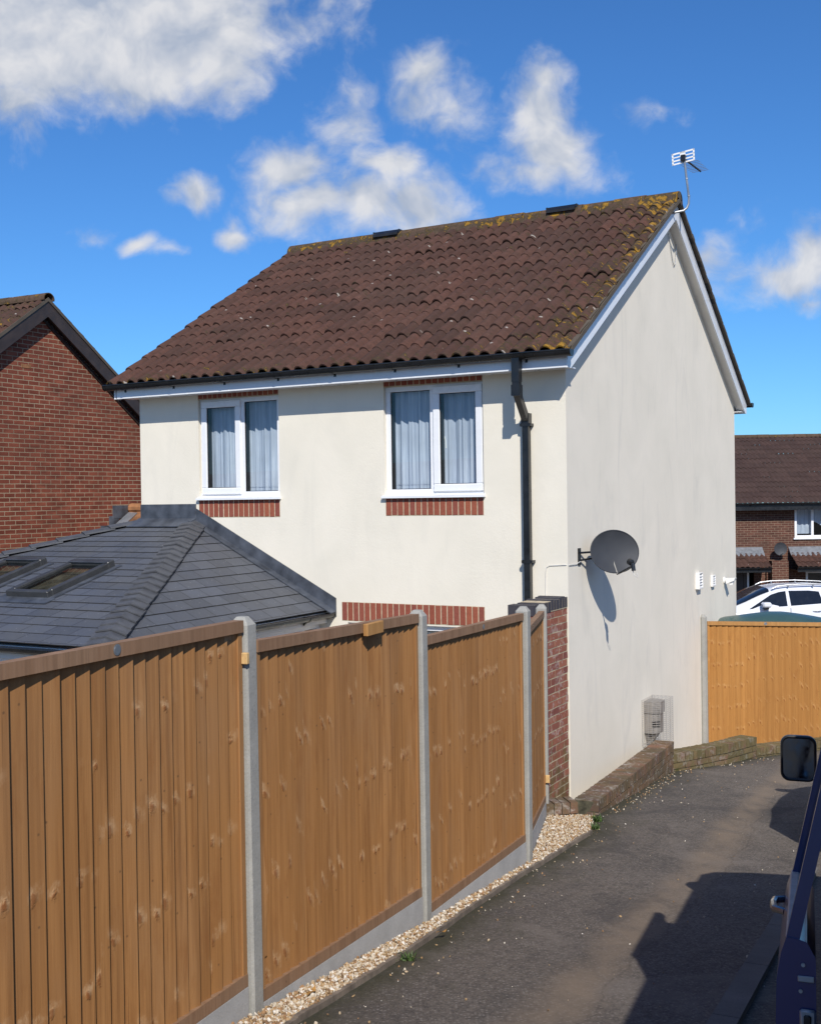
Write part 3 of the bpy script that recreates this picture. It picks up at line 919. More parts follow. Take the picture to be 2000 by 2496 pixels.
def bumpy(x, y):
    return 0.006 * mnoise.noise(Vector((x * 1.3, y * 1.3, 0))) + 0.0025 * mnoise.noise(Vector((x * 6, y * 6, 3)))


gys = sorted(set(GY + [float(v) for v in range(-76, 40, 4)] + [60, 100, 200]))
kind(grid_mesh('ground', lambda y: (-260, 260), gys, 40, lambda x, y: zg(y) - 0.06, M['earth']), 'structure')
kind(grid_mesh('driveway', lambda y: (foot_x(y) - 0.03, 12.0), list(np.linspace(-1.0, 17.0, 240)), 110,
               lambda x, y: zg(y) + bumpy(x, y), M['asphalt']), 'structure')
g2 = grid_mesh('road', lambda y: (4.6 + max(0, 18 - y), 40.0), list(np.linspace(17.6, 36.0, 24)), 30,
               lambda x, y: zg(y) - 0.03, M['asphalt'])
kind(g2, 'structure')

# ------------------------------------------------------------------ house frame
TH = 0.4981
X0, Y0 = 1.6065, 11.7745
DU = Vector((-math.cos(TH), math.sin(TH), 0))
DW = Vector((math.sin(TH), math.cos(TH), 0))


def HW(u, w, z):
    return Vector((X0, Y0, 0)) + DU * u + DW * w + Vector((0, 0, z))


def h(u, w, z):
    return (-u, w, z)


house = thing('house', 'cream rendered two-storey house with a brown tiled gable roof', 'house', (X0, Y0, 0), -TH)
U, WD = 5.69, 7.51
ZB, ZE = -0.95, 4.48
RW = 3.75                      # w of the ridge
EV0 = (-0.30, 4.665)           # underside line of the tiles at the front eave (w, z)
SL = (7.03 - EV0[1]) / (RW - EV0[0])


def roof_z(w):
    return EV0[1] + SL * (w - EV0[0]) if w <= RW else EV0[1] + SL * (2 * RW - w - EV0[0])


def rect_wall(mb, u0, u1, z0, z1, holes, w, depth=0.10, m=0, mr=0):
    us = sorted({u0, u1, *[x for q in holes for x in q[:2]]})
    zs = sorted({z0, z1, *[x for q in holes for x in q[2:]]})
    for i in range(len(us) - 1):
        for j in range(len(zs) - 1):
            cu, cz = (us[i] + us[i + 1]) / 2, (zs[j] + zs[j + 1]) / 2
            if any(q[0] < cu < q[1] and q[2] < cz < q[3] for q in holes):
                continue
            mb.face([h(us[i], w, zs[j]), h(us[i + 1], w, zs[j]), h(us[i + 1], w, zs[j + 1]), h(us[i], w, zs[j + 1])], m)
    for a, b, c, d in holes:
        mb.face([h(a, w, c), h(a, w, d), h(a, w + depth, d), h(a, w + depth, c)], mr)
        mb.face([h(b, w, c), h(b, w, d), h(b, w + depth, d), h(b, w + depth, c)], mr)
        mb.face([h(a, w, d), h(b, w, d), h(b, w + depth, d), h(a, w + depth, d)], mr)
        mb.face([h(a, w, c), h(b, w, c), h(b, w + depth, c), h(a, w + depth, c)], mr)


WIN_R = (0.935, 2.150, 3.235, 4.440)
WIN_L = (3.568, 4.762, 3.245, 4.440)
WIN_G = (1.02, 2.66, 0.72, 1.795)
LEADZ = 0.0
fw = MB()
rect_wall(fw, 0, U, ZB, ZE + 0.12, [WIN_R, WIN_L, WIN_G], 0.0)
fw.face([h(U, 0, ZB), h(U, WD, ZB), h(U, WD, 4.7), h(U, RW, roof_z(RW) - .05), h(U, 0, roof_z(0) - .05)])
fw.face([h(0, WD, ZB), h(U, WD, ZB), h(U, WD, 4.7), h(0, WD, 4.7)])
fw.build('front_wall', M['front_render'], house)
gw_ = MB()
gw_.face([h(0, 0, ZB), h(0, WD, ZB), h(0, WD, roof_z(WD) - .05), h(0, RW, roof_z(RW) - .05), h(0, 0, roof_z(0) - .05)])
gw_.build('gable_wall', M['gable_render'], house)
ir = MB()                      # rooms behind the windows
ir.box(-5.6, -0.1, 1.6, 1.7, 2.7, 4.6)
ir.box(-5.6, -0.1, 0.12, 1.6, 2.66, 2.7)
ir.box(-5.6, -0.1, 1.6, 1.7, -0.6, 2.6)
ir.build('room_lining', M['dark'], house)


def soldier(name, u0, u1, z0, z1, parent, n=None, proud=0.004):
    n = n or round((u1 - u0) / 0.075)
    p = (u1 - u0) / n
    mb = MB()
    for i in range(n):
        a = u0 + i * p + 0.006 + random.uniform(-.0015, .0015)
        b = u0 + (i + 1) * p - 0.006 + random.uniform(-.0015, .0015)
        mb.bbox(-b, -a, -proud - random.uniform(0, .003), 0.05, z0 + random.uniform(0, .005), z1 - random.uniform(0, .004), 0.003, 0)
    mb.box(-u1, -u0, -0.0015, 0.05, z0 - .004, z1 + .002, 1)
    o = mb.build(name, [M['soldier'], M['lime']], parent)
    return o


def window(spec, sash, name, parent):
    """upvc casement window in the front wall; sash: which half carries the opening casement"""
    a, b, c, d = spec
    w0 = 0.045
    win = MB()
    t = 0.060
    win.bbox(-b, -a, w0, w0 + .06, c, c + t, .004)
    win.bbox(-b, -a, w0, w0 + .06, d - t, d, .004)
    win.bbox(-b, -b + t, w0 + .001, w0 + .06, c + t, d - t, .004)
    win.bbox(-a - t, -a, w0 + .001, w0 + .06, c + t, d - t, .004)
    mid = (a + b) / 2 + (0.02 if sash == 'right' else -0.03)
    win.bbox(-mid - .034, -mid + .034, w0 + .001, w0 + .06, c + t, d - t, .004)
    frame = win.build(name, M['upvc'], parent)
    # casement
    cs = MB()
    if sash == 'right':
        x0, x1 = -mid + .012, -a - .022
    else:
        x0, x1 = -b + .022, -mid - .012
    z0, z1 = c + .028, d - .028
    e = .082
    y0, y1 = w0 - .024, w0 + .035
    cs.bbox(x0, x1, y0, y1, z0, z0 + e, .008)
    cs.bbox(x0, x1, y0, y1, z1 - e, z1, .008)
    cs.bbox(x0, x0 + e, y0 + .001, y1, z0 + e, z1 - e, .008)
    cs.bbox(x1 - e, x1, y0 + .001, y1, z0 + e, z1 - e, .008)
    cs.build('casement', M['upvc'], frame)
    # panes with black gaskets
    def pane(xa, xb, za, zb, yy):
        g = MB()
        g.face([(xa, yy, za), (xb, yy, za), (xb, yy, zb), (xa, yy, zb)])
        g.build('pane', M['glass'], frame)
        s_ = MB()
        k = .007
        for q in ((xa, xb, za, za + k), (xa, xb, zb - k, zb), (xa, xa + k, za + k, zb - k), (xb - k, xb, za + k, zb - k)):
            s_.box(q[0], q[1], yy - .005, yy - .001, q[2], q[3])
        s_.box(xa, xa + .022, yy + .006, yy + .05, za, zb)
        s_.build('gasket', M['seal'], frame)
    pane(x0 + e, x1 - e, z0 + e, z1 - e, y0 + .024)
    if sash == 'right':
        pane(-b + t, -mid - .034, c + t, d - t, w0 + .02)
    else:
        pane(-mid + .034, -a - t, c + t, d - t, w0 + .02)
    if sash == 'right':
        hd = MB()
        hd.tube([(x0 + e + .01, w0 + .075, (c + d) / 2 + .03), (x0 + e + .018, w0 + .085, (c + d) / 2 - .02), (x0 + e + .022, w0 + .085, (c + d) / 2 - .10)], .009, 6)
        hd.build('handle', M['white_plastic'], frame)
    # sill
    sl = MB()
    prof = [(-.048, c - .036), (-.048, c - .012), (w0 - .012, c + .004), (w0 + .05, c + .004), (w0 + .05, c - .036)]
    sl.prism([(-b - .022, y, z) for y, z in prof], (b - a + .04, 0, 0))
    sl.build('sill', M['upvc'], frame)
    return frame


wr = window(WIN_R, 'right', 'window', house)
wl = window(WIN_L, 'left', 'window', house)
wg = window(WIN_G, 'left', 'window', house)
soldier('brick_course', 0.940, 2.140, WIN_R[2] - .036 - .192, WIN_R[2] - .036, house, 16)
soldier('brick_course', 3.570, 4.770, WIN_L[2] - .036 - .208, WIN_L[2] - .036, house, 16)
soldier('brick_lintel', 0.935, 2.150, WIN_R[3], 4.56, house, 16)
soldier('brick_lintel', 3.568, 4.762, WIN_L[3], 4.56, house, 16)
soldier('brick_lintel', 0.945, 2.735, 1.815, 2.025, house, 24)


def curtain(spec, label):
    a, b, c, d = spec
    vs, fs = [], []
    n, rows = 150, 10
    ph = [random.uniform(0, 6.28) for _ in range(6)]
    for j in range(rows):
        z = c + .03 + (d - c - .03) * j / (rows - 1)
        sw = 1.0 + 0.25 * math.sin(j * .4)
        for i in range(n):
            u = a + (b - a) * i / (n - 1)
            y = 0.136 + sw * .50 * (.020 * math.sin(u * 44 + ph[0] + 1.8 * math.sin(u * 7 + ph[1])) + .014 * math.sin(u * 83 + ph[2] + j * .05 + 1.2 * math.sin(u * 11)) + .008 * math.sin(u * 140 + ph[3]))
            vs.append((-u, y, z))
    for j in range(rows - 1):
        for i in range(n - 1):
            fs.append((j * n + i, j * n + i + 1, (j + 1) * n + i + 1, (j + 1) * n + i))
    mb = MB()
    mb.mesh(vs, fs)
    # hem
    zt = c + .115
    hv, hf = [], []
    for k, z in enumerate((zt - .004, zt + .004)):
        for i in range(n):
            x, y, _ = vs[i]
            hv.append((x, y - .006, z))
    for i in range(n - 1):
        hf.append((i, i + 1, n + i + 1, n + i))
    mb.mesh(hv, hf)
    o = mb.build('net_curtain', M['curtain'], None, 60)
    o.matrix_world = house_mat
    tag(o, label, 'curtain', 'net curtains')


house_mat = Matrix.Translation((X0, Y0, 0)) @ Matrix.Rotation(-TH, 4, 'Z')
curtain(WIN_R, 'pleated white net curtain inside the larger upstairs window beside the black downpipe')
curtain(WIN_L, 'white net curtain inside the upstairs window above the slate roof')
bl = MB()
bl.box(-2.62, -1.06, .13, .14, .76, 1.76)
o = bl.build('roller_blind', M['white_plastic'])
o.matrix_world = house_mat
tag(o, 'pale blind inside the ground floor window just above the fence', 'blind')


# ------------------------------------------------------------------ tile roofs
def tile_roof(name, parent, mat, O, eu, es, en, Uw, Sl, gauge, roll, segs, amp=0.046, thick=0.013, lich=None, jit=0.0045, verge=True):
    O, eu, es, en = Vector(O), Vector(eu).normalized(), Vector(es).normalized(), Vector(en).normalized()
    nr = max(1, round(Uw / roll))
    roll = Uw / nr
    ncol = nr * segs + 1
    nc = max(1, round(Sl / gauge))
    gauge = Sl / nc
    t = (np.arange(ncol) % segs) / segs
    prof = np.where(t < .74, amp * np.sin(np.pi * t / .74) ** 0.62, -.012 * np.sin(np.pi * (t - .74) / .26))
    prof[-1] = 0.012
    us = np.arange(ncol) / segs * roll
    V, F, UV, RN, LI = [], [], [], [], []
    base = 0
    for k in range(nc):
        tj = rng.normal(0, jit, nr // 2 + 2)
        tj = np.repeat(tj, 2 * segs)[:ncol]
        sj = np.repeat(rng.normal(0, jit * 1.6, nr // 2 + 2), 2 * segs)[:ncol]
        s0 = k * gauge - (0.05 if k == 0 else 0)
        top = (k + 1) * gauge + (.06 if k < nc - 1 else 0)
        rowd = [(s0, .026 - thick), (s0, .026), (s0 + .010, .029), (s0 + gauge * .5, .020), (top, .004)]
        for ri, (s, hh) in enumerate(rowd):
            hv = prof * (1.0 if ri else .92) + hh + tj
            sv = s + sj * (1 if ri < 3 else 0)
            P = np.array(O)[None] + np.outer(us, np.array(eu)) + np.outer(sv, np.array(es)) + np.outer(hv, np.array(en))
            V.append(P)
            UV.append(np.stack([us, np.full(ncol, s)], 1))
            LI.append(np.array([lich(u_, s) if lich else 0 for u_ in us]))
        rt_ = rng.random(nr // 2 + 2)
        for ri in range(len(rowd) - 1):
            for c_ in range(ncol - 1):
                a = base + ri * ncol + c_
                F.append((a, a + 1, a + ncol + 1, a + ncol))
                RN.append(rt_[(c_ // segs) // 2])
        base += len(rowd) * ncol
    V = np.concatenate(V)
    UV = np.concatenate(UV)
    LI = np.concatenate(LI)
    me = bpy.data.meshes.new(name)
    me.from_pydata(V.tolist(), [], F)
    me.materials.append(mat)
    at = me.attributes.new('rnd', 'FLOAT', 'FACE')
    at.data.foreach_set('value', RN)
    al = me.attributes.new('lich', 'FLOAT', 'POINT')
    al.data.foreach_set('value', LI)
    lay = me.uv_layers.new(name='UVMap')
    vi = np.empty(len(me.loops), dtype=np.int32)
    me.loops.foreach_get('vertex_index', vi)
    lay.data.foreach_set('uv', UV[vi].ravel())
    me.polygons.foreach_set('use_smooth', [True] * len(F))
    me.set_sharp_from_angle(angle=R(50))
    o = bpy.data.objects.new(name, me)
    COL.objects.link(o)
    if parent:
        o.parent = parent
    return o


OVG, OVL = 0.185, 0.205
RU0, RU1 = -OVG, U + OVL
cs_, sn_ = 1 / math.hypot(1, SL), SL / math.hypot(1, SL)
SLEN = (RW - EV0[0]) / cs_


def lich_front(u, s):          # u measured from the left verge here
    t = s / SLEN
    right = max(0.0, (u - 4.2) / 1.8)
    v = 0.30 * max(0, (t - .84) / .16) + 0.34 * right ** 1.3 * (0.70 + .30 * t)
    v += 0.24 * max(0, (u - 5.4) / .6) + 0.30 * max(0, 1 - s / .25)
    return v


tile_roof('tiled_roof', house, M['tile'], h(RU1, EV0[0], EV0[1]), (1, 0, 0), (0, cs_, sn_), (0, -sn_, cs_), RU1 - RU0, SLEN + .01, .332, .1625, 12, lich=lich_front)
tile_roof('tiled_roof', house, M['tile'], h(RU0, 2 * RW - EV0[0], EV0[1]), (-1, 0, 0), (0, -cs_, sn_), (0, sn_, cs_), RU1 - RU0, SLEN + .01, .332, .1625, 6, lich=lambda u, s: .3)
dk = MB()                     # roof deck under the tiles
for sgn in (1, -1):
    wa = EV0[0] if sgn > 0 else 2 * RW - EV0[0]
    a, b = h(RU1 - .01, wa, EV0[1] - .03), h(RU0 + .01, wa, EV0[1] - .03)
    c, d = h(RU0 + .01, RW, 7.0), h(RU1 - .01, RW, 7.0)
    dk.face([a, b, c, d])
dk.build('roof_deck', M['seal'], house)
# mortared verge at both gables
for uu in (RU0, RU1):
    vg = MB()
    s1 = 1 if uu == RU0 else -1
    for sgn in (1, -1):
        n = 40
        for i in range(n):
            wa = EV0[0] + (RW - EV0[0]) * i / n
            wb = EV0[0] + (RW - EV0[0]) * (i + 1) / n
            if sgn < 0:
                wa, wb = 2 * RW - wa, 2 * RW - wb
            k = random.uniform(-.003, .003)
            st = .012 * ((i % 3) / 3)
            pts = []
            for ww in (wa, wb):
                z = roof_z(ww)
                pts.append((ww, z - .032 + k, z + .024 + k - st))
            y = [(-uu - .004 * s1, p[0], p[1]) for p in pts]
            x_in = -uu - .05 * s1
            x_out = -uu + (.006 + k) * s1
            vg.hexa([(x_out, pts[0][0], pts[0][1]), (x_in, pts[0][0], pts[0][1]), (x_in, pts[1][0], pts[1][1]), (x_out, pts[1][0], pts[1][1]),
                     (x_out, pts[0][0], pts[0][2]), (x_in, pts[0][0], pts[0][2]), (x_in, pts[1][0], pts[1][2]), (x_out, pts[1][0], pts[1][2])])
    vg.build('verge', M['mortar'], house)


def ridge_run(name, parent, P0, axis, length, mat, side, r=.115, seg=.45, lich=.5):
    """half-round ridge tiles end to end"""
    n = max(1, round(length / seg))
    seg = length / n
    ax, sd_ = Vector(axis), Vector(side)
    mb = MB()
    K = 10
    for i in range(n):
        rr = r + random.uniform(-.003, .003)
        dz = random.uniform(-.004, .004)
        ring = []
        for e, x in enumerate((i * seg + .004, (i + 1) * seg - .004)):
            for q, rad in enumerate((rr, rr - .016)):
                for k in range(K + 1):
                    t = math.pi * (k / K * 1.16 - .08)
                    ring.append(Vector(P0) + ax * x + sd_ * math.cos(t) * rad + Vector((0, 0, math.sin(t) * rad * .86 + dz)))
        q = K + 1
        fs = []
        for k in range(K):
            fs += [(k, k + 1, 2 * q + k + 1, 2 * q + k), (q + k, 3 * q + k, 3 * q + k + 1, q + k + 1), (k, q + k, q + k + 1, k + 1), (2 * q + k, 2 * q + k + 1, 3 * q + k + 1, 3 * q + k)]
        b0 = len(mb.f)
        mb.mesh(ring, fs)
        rv = random.random()
        for f in range(b0, len(mb.f)):
            mb.rnd[f] = rv
    o = mb.build(name, mat, parent, 40)
    al = o.data.attributes.new('lich', 'FLOAT', 'POINT')
    al.data.foreach_set('value', [lich] * len(o.data.vertices))
    return o


ridge_run('ridge_tiles', house, h(RU1, RW, 7.035), (1, 0, 0), RU1 - RU0, M['ridge'], (0, 1, 0), r=.125, lich=.50)
for sgn in (1, -1):
    bed = MB()
    for i in range(60):
        ua = RU0 + (RU1 - RU0) * i / 60
        ub = RU0 + (RU1 - RU0) * (i + 1) / 60
        y0 = RW - sgn * .118
        y1 = RW - sgn * (.138 + random.uniform(0, .02))
        z0 = 7.04
        bed.face([h(ua, y0, z0 + .03), h(ub, y0, z0 + .03), h(ub, y1, roof_z(y1) + .03), h(ua, y1, roof_z(y1) + .03)])
    o = bed.build('ridge_bedding', M['ridge'], house)
    al = o.data.attributes.new('lich', 'FLOAT', 'POINT')
    al.data.foreach_set('value', [.5] * len(o.data.vertices))
cap = MB()
K = 10
cap.face([(-RU0 + .004, RW + math.cos(math.pi * k / K) * .118, 7.035 + math.sin(math.pi * k / K) * .10) for k in range(K + 1)])
cap.build('ridge_end', M['mortar'], house)
for uu in (4.15, 1.41):
    vb = MB()
    pr = [(-.16, 0.0), (-.14, .05), (-.075, .115), (.075, .115), (.14, .05), (.16, 0)]
    vb.prism([(-uu - .205, RW + y, 7.055 + z * .8) for y, z in pr], (.41, 0, 0))
    vb.bbox(-uu - .225, -uu - .20, RW - .11, RW + .11, 7.08, 7.145, .006)
    vb.bbox(-uu + .20, -uu + .225, RW - .11, RW + .11, 7.08, 7.145, .006)
    vb.build('ridge_vent', M['black'], house)

# fascia, soffit, barge boards
fa = MB()
fa.bbox(-RU1 + .09, -RU0 - .075, -.288, -.268, ZE, ZE + .19, .003)
fa.box(-RU1 + .09, -RU0 - .075, -.268, 0.0, ZE + .012, ZE + .022)
for uu in np.arange(0.35, 5.8, .62):
    fa.box(-uu - .004, -uu + .004, -.2905, -.288, ZE + .002, ZE + .188)
fa.build('fascia', M['upvc'], house)
fb = MB()
fb.bbox(-RU1 + .09, -RU0 - .075, WD + .268, WD + .288, ZE, ZE + .19, .003)
fb.box(-RU1 + .09, -RU0 - .075, WD, WD + .268, ZE + .012, ZE + .022)
fb.build('fascia', M['upvc'], house)
for uu, nm in ((RU0, 'barge_board'), (RU1, 'barge_board')):
    s1 = 1 if uu == RU0 else -1
    bgm = MB()
    x = -uu - (.022 if s1 > 0 else 0) - .052 * s1
    for sgn in (1, -1):
        f = (lambda w: w) if sgn > 0 else (lambda w: 2 * RW - w)
        dep = .175
        we = EV0[0] + .01
        wlow = we + (ZE - (roof_z(we) - .045 - dep / cs_)) / SL
        poly = [(f(we), ZE), (f(we), roof_z(we) - .035), (f(RW), roof_z(RW) - .035), (f(RW), roof_z(RW) - .048 - dep / cs_), (f(wlow), ZE)]
        bgm.prism([(x, w, z) for w, z in poly], (.022, 0, 0))
    bgm.build(nm, M['upvc'], house)
    sfm = MB()
    for sgn in (1, -1):
        f = (lambda w: w) if sgn > 0 else (lambda w: 2 * RW - w)
        n = 1
        wa, wb = wlow + .02, RW
        za = roof_z(wa) - .048 - dep / cs_ + .02
        zb = roof_z(wb) - .048 - dep / cs_ + .02
        xo, xi = x + .011, (0 if s1 > 0 else -U)
        sfm.face([(xo, f(wa), za), (xo, f(wb), zb), (xi, f(wb), zb), (xi, f(wa), za)])
        sfm.face([(xo, f(EV0[0] + .02), ZE + .01), (xo, f(wa), ZE + .01), (xi, f(wa), ZE + .01), (xi, f(EV0[0] + .02), ZE + .01)])
    sfm.build('barge_soffit', M['soffit'], house)
    tr = MB()                 # slim cover strip below the verge
    for sgn in (1, -1):
        f = (lambda w: w) if sgn > 0 else (lambda w: 2 * RW - w)
        y = x + (.022 if s1 > 0 else -.006)
        pts = [(f(EV0[0] + .01), roof_z(EV0[0] + .01) - .075), (f(EV0[0] + .01), roof_z(EV0[0] + .01) - .05), (f(RW), roof_z(RW) - .05), (f(RW), roof_z(RW) - .075)]
        tr.prism([(y, w, z) for w, z in pts], (.006, 0, 0))
    tr.build('verge_trim', M['upvc'], house)


def gutter(name, parent, xa, xb, y, z, sgn=-1, r=.056, brackets=7):
    mb = MB()
    K = 10
    outer = [(y + sgn * r * math.cos(math.pi * k / K) * 1.0, z - r * math.sin(math.pi * k / K) * 1.15) for k in range(K + 1)]
    inner = [(y + sgn * (r - .006) * math.cos(math.pi * k / K), z - (r - .006) * math.sin(math.pi * k / K) * 1.15) for k in range(K, -1, -1)]
    mb.prism([(xa, a, b) for a, b in outer + inner], (xb - xa, 0, 0))
    mb.tube([(xa, y + sgn * r, z), (xb, y + sgn * r, z)], .008, 6)
    for x in (xa - .012, xb):
        mb.prism([(x, y + sgn * (r + .004) * math.cos(math.pi * k / K), z + .004 - (r + .006) * math.sin(math.pi * k / K) * 1.15) for k in range(K + 1)], (.012, 0, 0))
    for i in range(brackets):
        x = xa + (xb - xa) * (i + .35) / brackets
        mb.prism([(x - .014, y + sgn * (r + .005) * math.cos(math.pi * k / K), z + .002 - (r + .005) * math.sin(math.pi * k / K) * 1.15) for k in range(K + 1)] +
                 [(x - .014, y - sgn * .004, z - .002)], (.028, 0, 0))
        mb.box(x - .014, x + .014, min(y - sgn * r, y - sgn * (r + .012)), max(y - sgn * r, y - sgn * (r + .012)), z - .09, z)
    return mb.build(name, M['black'], parent, 40)


gutter('gutter', house, -RU1 - .03, -RU0 + .005, -.348, ZE + .166, -1, .056, 8)
gutter('gutter', house, -RU1 - .03, -RU0 + .025, WD + .352, ZE + .170, 1, .060, 8)


def sq(mb, pts, a):
    """square-section pipe"""
    mb.tube(pts, a * .7071, 4, rot=math.pi / 4, up=(0, 1, 0))


dp = MB()
ux, uy = -.391, -.352
sq(dp, [(ux, uy, ZE + .12), (ux, uy, ZE - .12)], .082)
sq(dp, [(ux, uy, ZE - .05), (ux, uy, ZE - .245)], .074)
sq(dp, [(ux, uy, ZE - .225), (-.418, -.052, ZE - .50)], .066)
sq(dp, [(ux, uy, ZE - .15), (ux, uy, ZE - .262)], .090)
sq(dp, [(-.418, -.052, ZE - .42), (-.418, -.052, ZE - .535)], .086)
sq(dp, [(-.418, -.052, ZE - .46), (-.418, -.052, ZB + .5)], .068)
for zz in (ZE - .54, 2.52):
    dp.box(-.418 - .050, -.418 + .050, -.094, -.088, zz - .018, zz + .018)
    dp.box(-.418 - .060, -.418 + .062, -.090, -.004, zz - .012, zz + .014)
dp.build('downpipe', M['black'], house)

# ------------------------------------------------------------------ things fixed to the house


def on_house(name, label, cat, u, w, z, group=None):
    return thing(name, label, cat, HW(u, w, z), -TH, group)


# satellite dish
dsh = on_house('satellite_dish', 'dark grey satellite dish on the corner of the cream house', 'satellite dish', 0, .322, 2.556)
iv = Matrix.Rotation(TH, 4, 'Z')


def dloc(v):                  # world offset from the dish's root -> local
    return iv @ Vector(v)


dc = HW(-.30, .60, 2.60) - HW(0, .322, 2.556)
nrm = Vector((0.36, -1, 0.16)).normalized()
ex = Vector((0, 0, 1)).cross(nrm).normalized()
ey = nrm.cross(ex)
db = MB()
A, B, D = .288, .228, .052
rings, seg = 8, 40
vs, fs = [], []
for sde, off in ((1, 0), (-1, -.006)):
    vs.append(dloc(dc + nrm * (-D + off)))
    for i in range(1, rings + 1):
        r = i / rings
        for k in range(seg):
            t = 2 * math.pi * k / seg
            vs.append(dloc(dc + ex * math.cos(t) * A * r + ey * math.sin(t) * B * r + nrm * (-D * (1 - r * r) + off)))
NB = 1 + rings * seg
for q in range(2):
    b0 = q * NB
    for k in range(seg):
        fs.append((b0, b0 + 1 + k, b0 + 1 + (k + 1) % seg))
    for i in range(rings - 1):
        for k in range(seg):
            a = b0 + 1 + i * seg
            fs.append((a + k, a + seg + k, a + seg + (k + 1) % seg, a + (k + 1) % seg))
e1 = 1 + (rings - 1) * seg
for k in range(seg):
    fs.append((e1 + k, NB + e1 + k, NB + e1 + (k + 1) % seg, e1 + (k + 1) % seg))
db.mesh(vs, fs)
rim = [dloc(dc + ex * math.cos(t) * A + ey * math.sin(t) * B) for t in np.linspace(0, 2 * math.pi, 49)]
db.tube(rim, .006, 6)
db.build('reflector', M['dish'], dsh, 40)
arm = MB()
bot = dc - ey * (B - .02) + ex * .02
tip = dc - ey * .155 + ex * .02 + nrm * .30
arm.tube([dloc(dc - nrm * (D + .02) - ey * .05), dloc(dc - ey * (B + .015) - nrm * .0 + ex * .01), dloc(bot + nrm * .05 - ey * .02), dloc(tip - ey * .03)], .011, 6)
arm.build('feed_arm', M['black'], dsh, 40)
ln = MB()
ax_ = (dc - ey * .02 - tip).normalized()
ln.tube([dloc(tip), dloc(tip + ax_ * .012), dloc(tip + ax_ * .014), dloc(tip + ax_ * .055), dloc(tip + ax_ * .06)], [.012, .030, .034, .034, .026], 14)
ln.tube([dloc(tip - ax_ * .005), dloc(tip - ey * .075 - ax_ * .015)], [.024, .022], 10)
ln.build('receiver', M['black'], dsh, 50)
mt_ = MB()
pw = Vector((0, 0, 0))
mt_.box(0.0, .012, -.035, .035, -.09, .09)
pole = dc - nrm * (D + .07)
mt_.tube([(.006, 0, .04), tuple(dloc(pole + Vector((0, 0, .02))))], .011, 6)
mt_.tube([(.006, 0, -.04), tuple(dloc(pole - Vector((0, 0, .03))))], .011, 6)
mt_.tube([dloc(pole - Vector((0, 0, .09))), dloc(pole + Vector((0, 0, .09)))], .019, 10)
mt_.tube([dloc(pole), dloc(dc - nrm * D)], .035, 8)
mt_.build('bracket', M['black'], dsh)
cb = MB()
cb.tube([dloc(tip - ey * .08), dloc(tip - ey * .13 + ex * .01), dloc(tip - ey * .15 + ex * .05), dloc(tip - ey * .10 + ex * .045)], .004, 5)
dr0 = iv @ (HW(-.004, .0, 2.49) - HW(0, .322, 2.556))
c2 = [(.02, -.01, -.05), (.012, -.10, -.07), (.008, -.3, -.072)] + [tuple(iv @ (HW(u, w, z) - HW(0, .322, 2.556))) for u, w, z in ((.02, -.006, 2.487), (.20, -.006, 2.478), (.235, -.006, 2.455), (.243, -.006, 2.40), (.25, -.006, 1.9))]
cb.build('cable', M['cable'], dsh)
cb = MB()
cb.tube(c2, .0042, 5)
cb.build('cable', M['cable'], dsh)

# television aerial
aer = on_house('television_aerial', 'television aerial on a cranked pole at the gable peak', 'aerial', -.16, 3.72, 6.85)
A0 = HW(-.16, 3.72, 6.85)


def al_(v):
    return tuple(iv @ (Vector(v) - A0))


pm = MB()
pts = [(3.42, 14.85, 6.822), (3.50, 14.85, 6.838), (3.575, 14.85, 6.852), (3.618, 14.85, 6.885), (3.642, 14.85, 6.94), (3.646, 14.85, 7.02), (3.62, 14.85, 7.25), (3.588, 14.85, 7.56)]
pm.tube([al_(p) for p in pts], .0145, 8)
for a, b in ((7.035, 7.05), (7.255, 7.27)):
    x = 3.646 - (a - 7.02) / .54 * .058
    pm.tube([al_((x, 14.85, a)), al_((x - .001, 14.85, b))], .018, 8)
pm.build('pole', M['steel'], aer, 40)
gm = MB()
gc = Vector((3.582, 14.86, 7.545))
gx = Vector((.26, -.10, .042)).normalized()
gz = Vector((-.03, .05, 1)).normalized()


def gbar(a0, a1, b0, b1):
    ps = [gc + gx * a + gz * b for a, b in ((a0, b0), (a1, b0), (a1, b1), (a0, b1))]
    n_ = gx.cross(gz) * .006
    gm.prism([al_(p) for p in ps], tuple(iv.to_3x3() @ n_))


for b0, b1 in ((-.078, -.060), (-.036, -.018), (.010, .024), (.054, .074)):
    gbar(-.145, .145, b0, b1)
for a0, a1 in ((-.145, -.125), (-.04, .03), (.125, .145)):
    gbar(a0, a1, -.078, .074)
gm.build('reflector', M['white_plastic'], aer)
ym = MB()
b0 = Vector((3.59, 14.87, 7.53))
b1 = Vector((3.945, 15.42, 7.515))
ym.tube([al_(b0), al_(b1)], .013, 6)
ym.build('boom', M['black'], aer)
for k in range(8):
    rm = MB()
    p = b0 + (b1 - b0) * (.28 + .72 * k / 7.2)
    dv = Vector((.19, -.085, .012)) * (.62 - .015 * k)
    rm.tube([al_(p - dv), al_(p + dv)], .0032, 5)
    rm.build('element', M['steel'], aer)
bx_ = MB()
cl_ = Vector(al_((3.585, 14.86, 7.53)))
bx_.bbox(cl_.x - .03, cl_.x + .03, cl_.y - .035, cl_.y + .035, cl_.z - .045, cl_.z + .04, .006)
bx_.build('clamp', M['black'], aer)
gc_ = MB()
gc_.tube([al_(HW(-.012, w, z)) for w, z in ((3.80, 6.62), (3.88, 6.52), (3.93, 6.40), (4.00, 6.28), (4.06, 6.24), (4.12, 6.27), (4.16, 6.40), (4.17, 6.55))], .005, 5)
gc_.build('cable', M['steel'], aer)


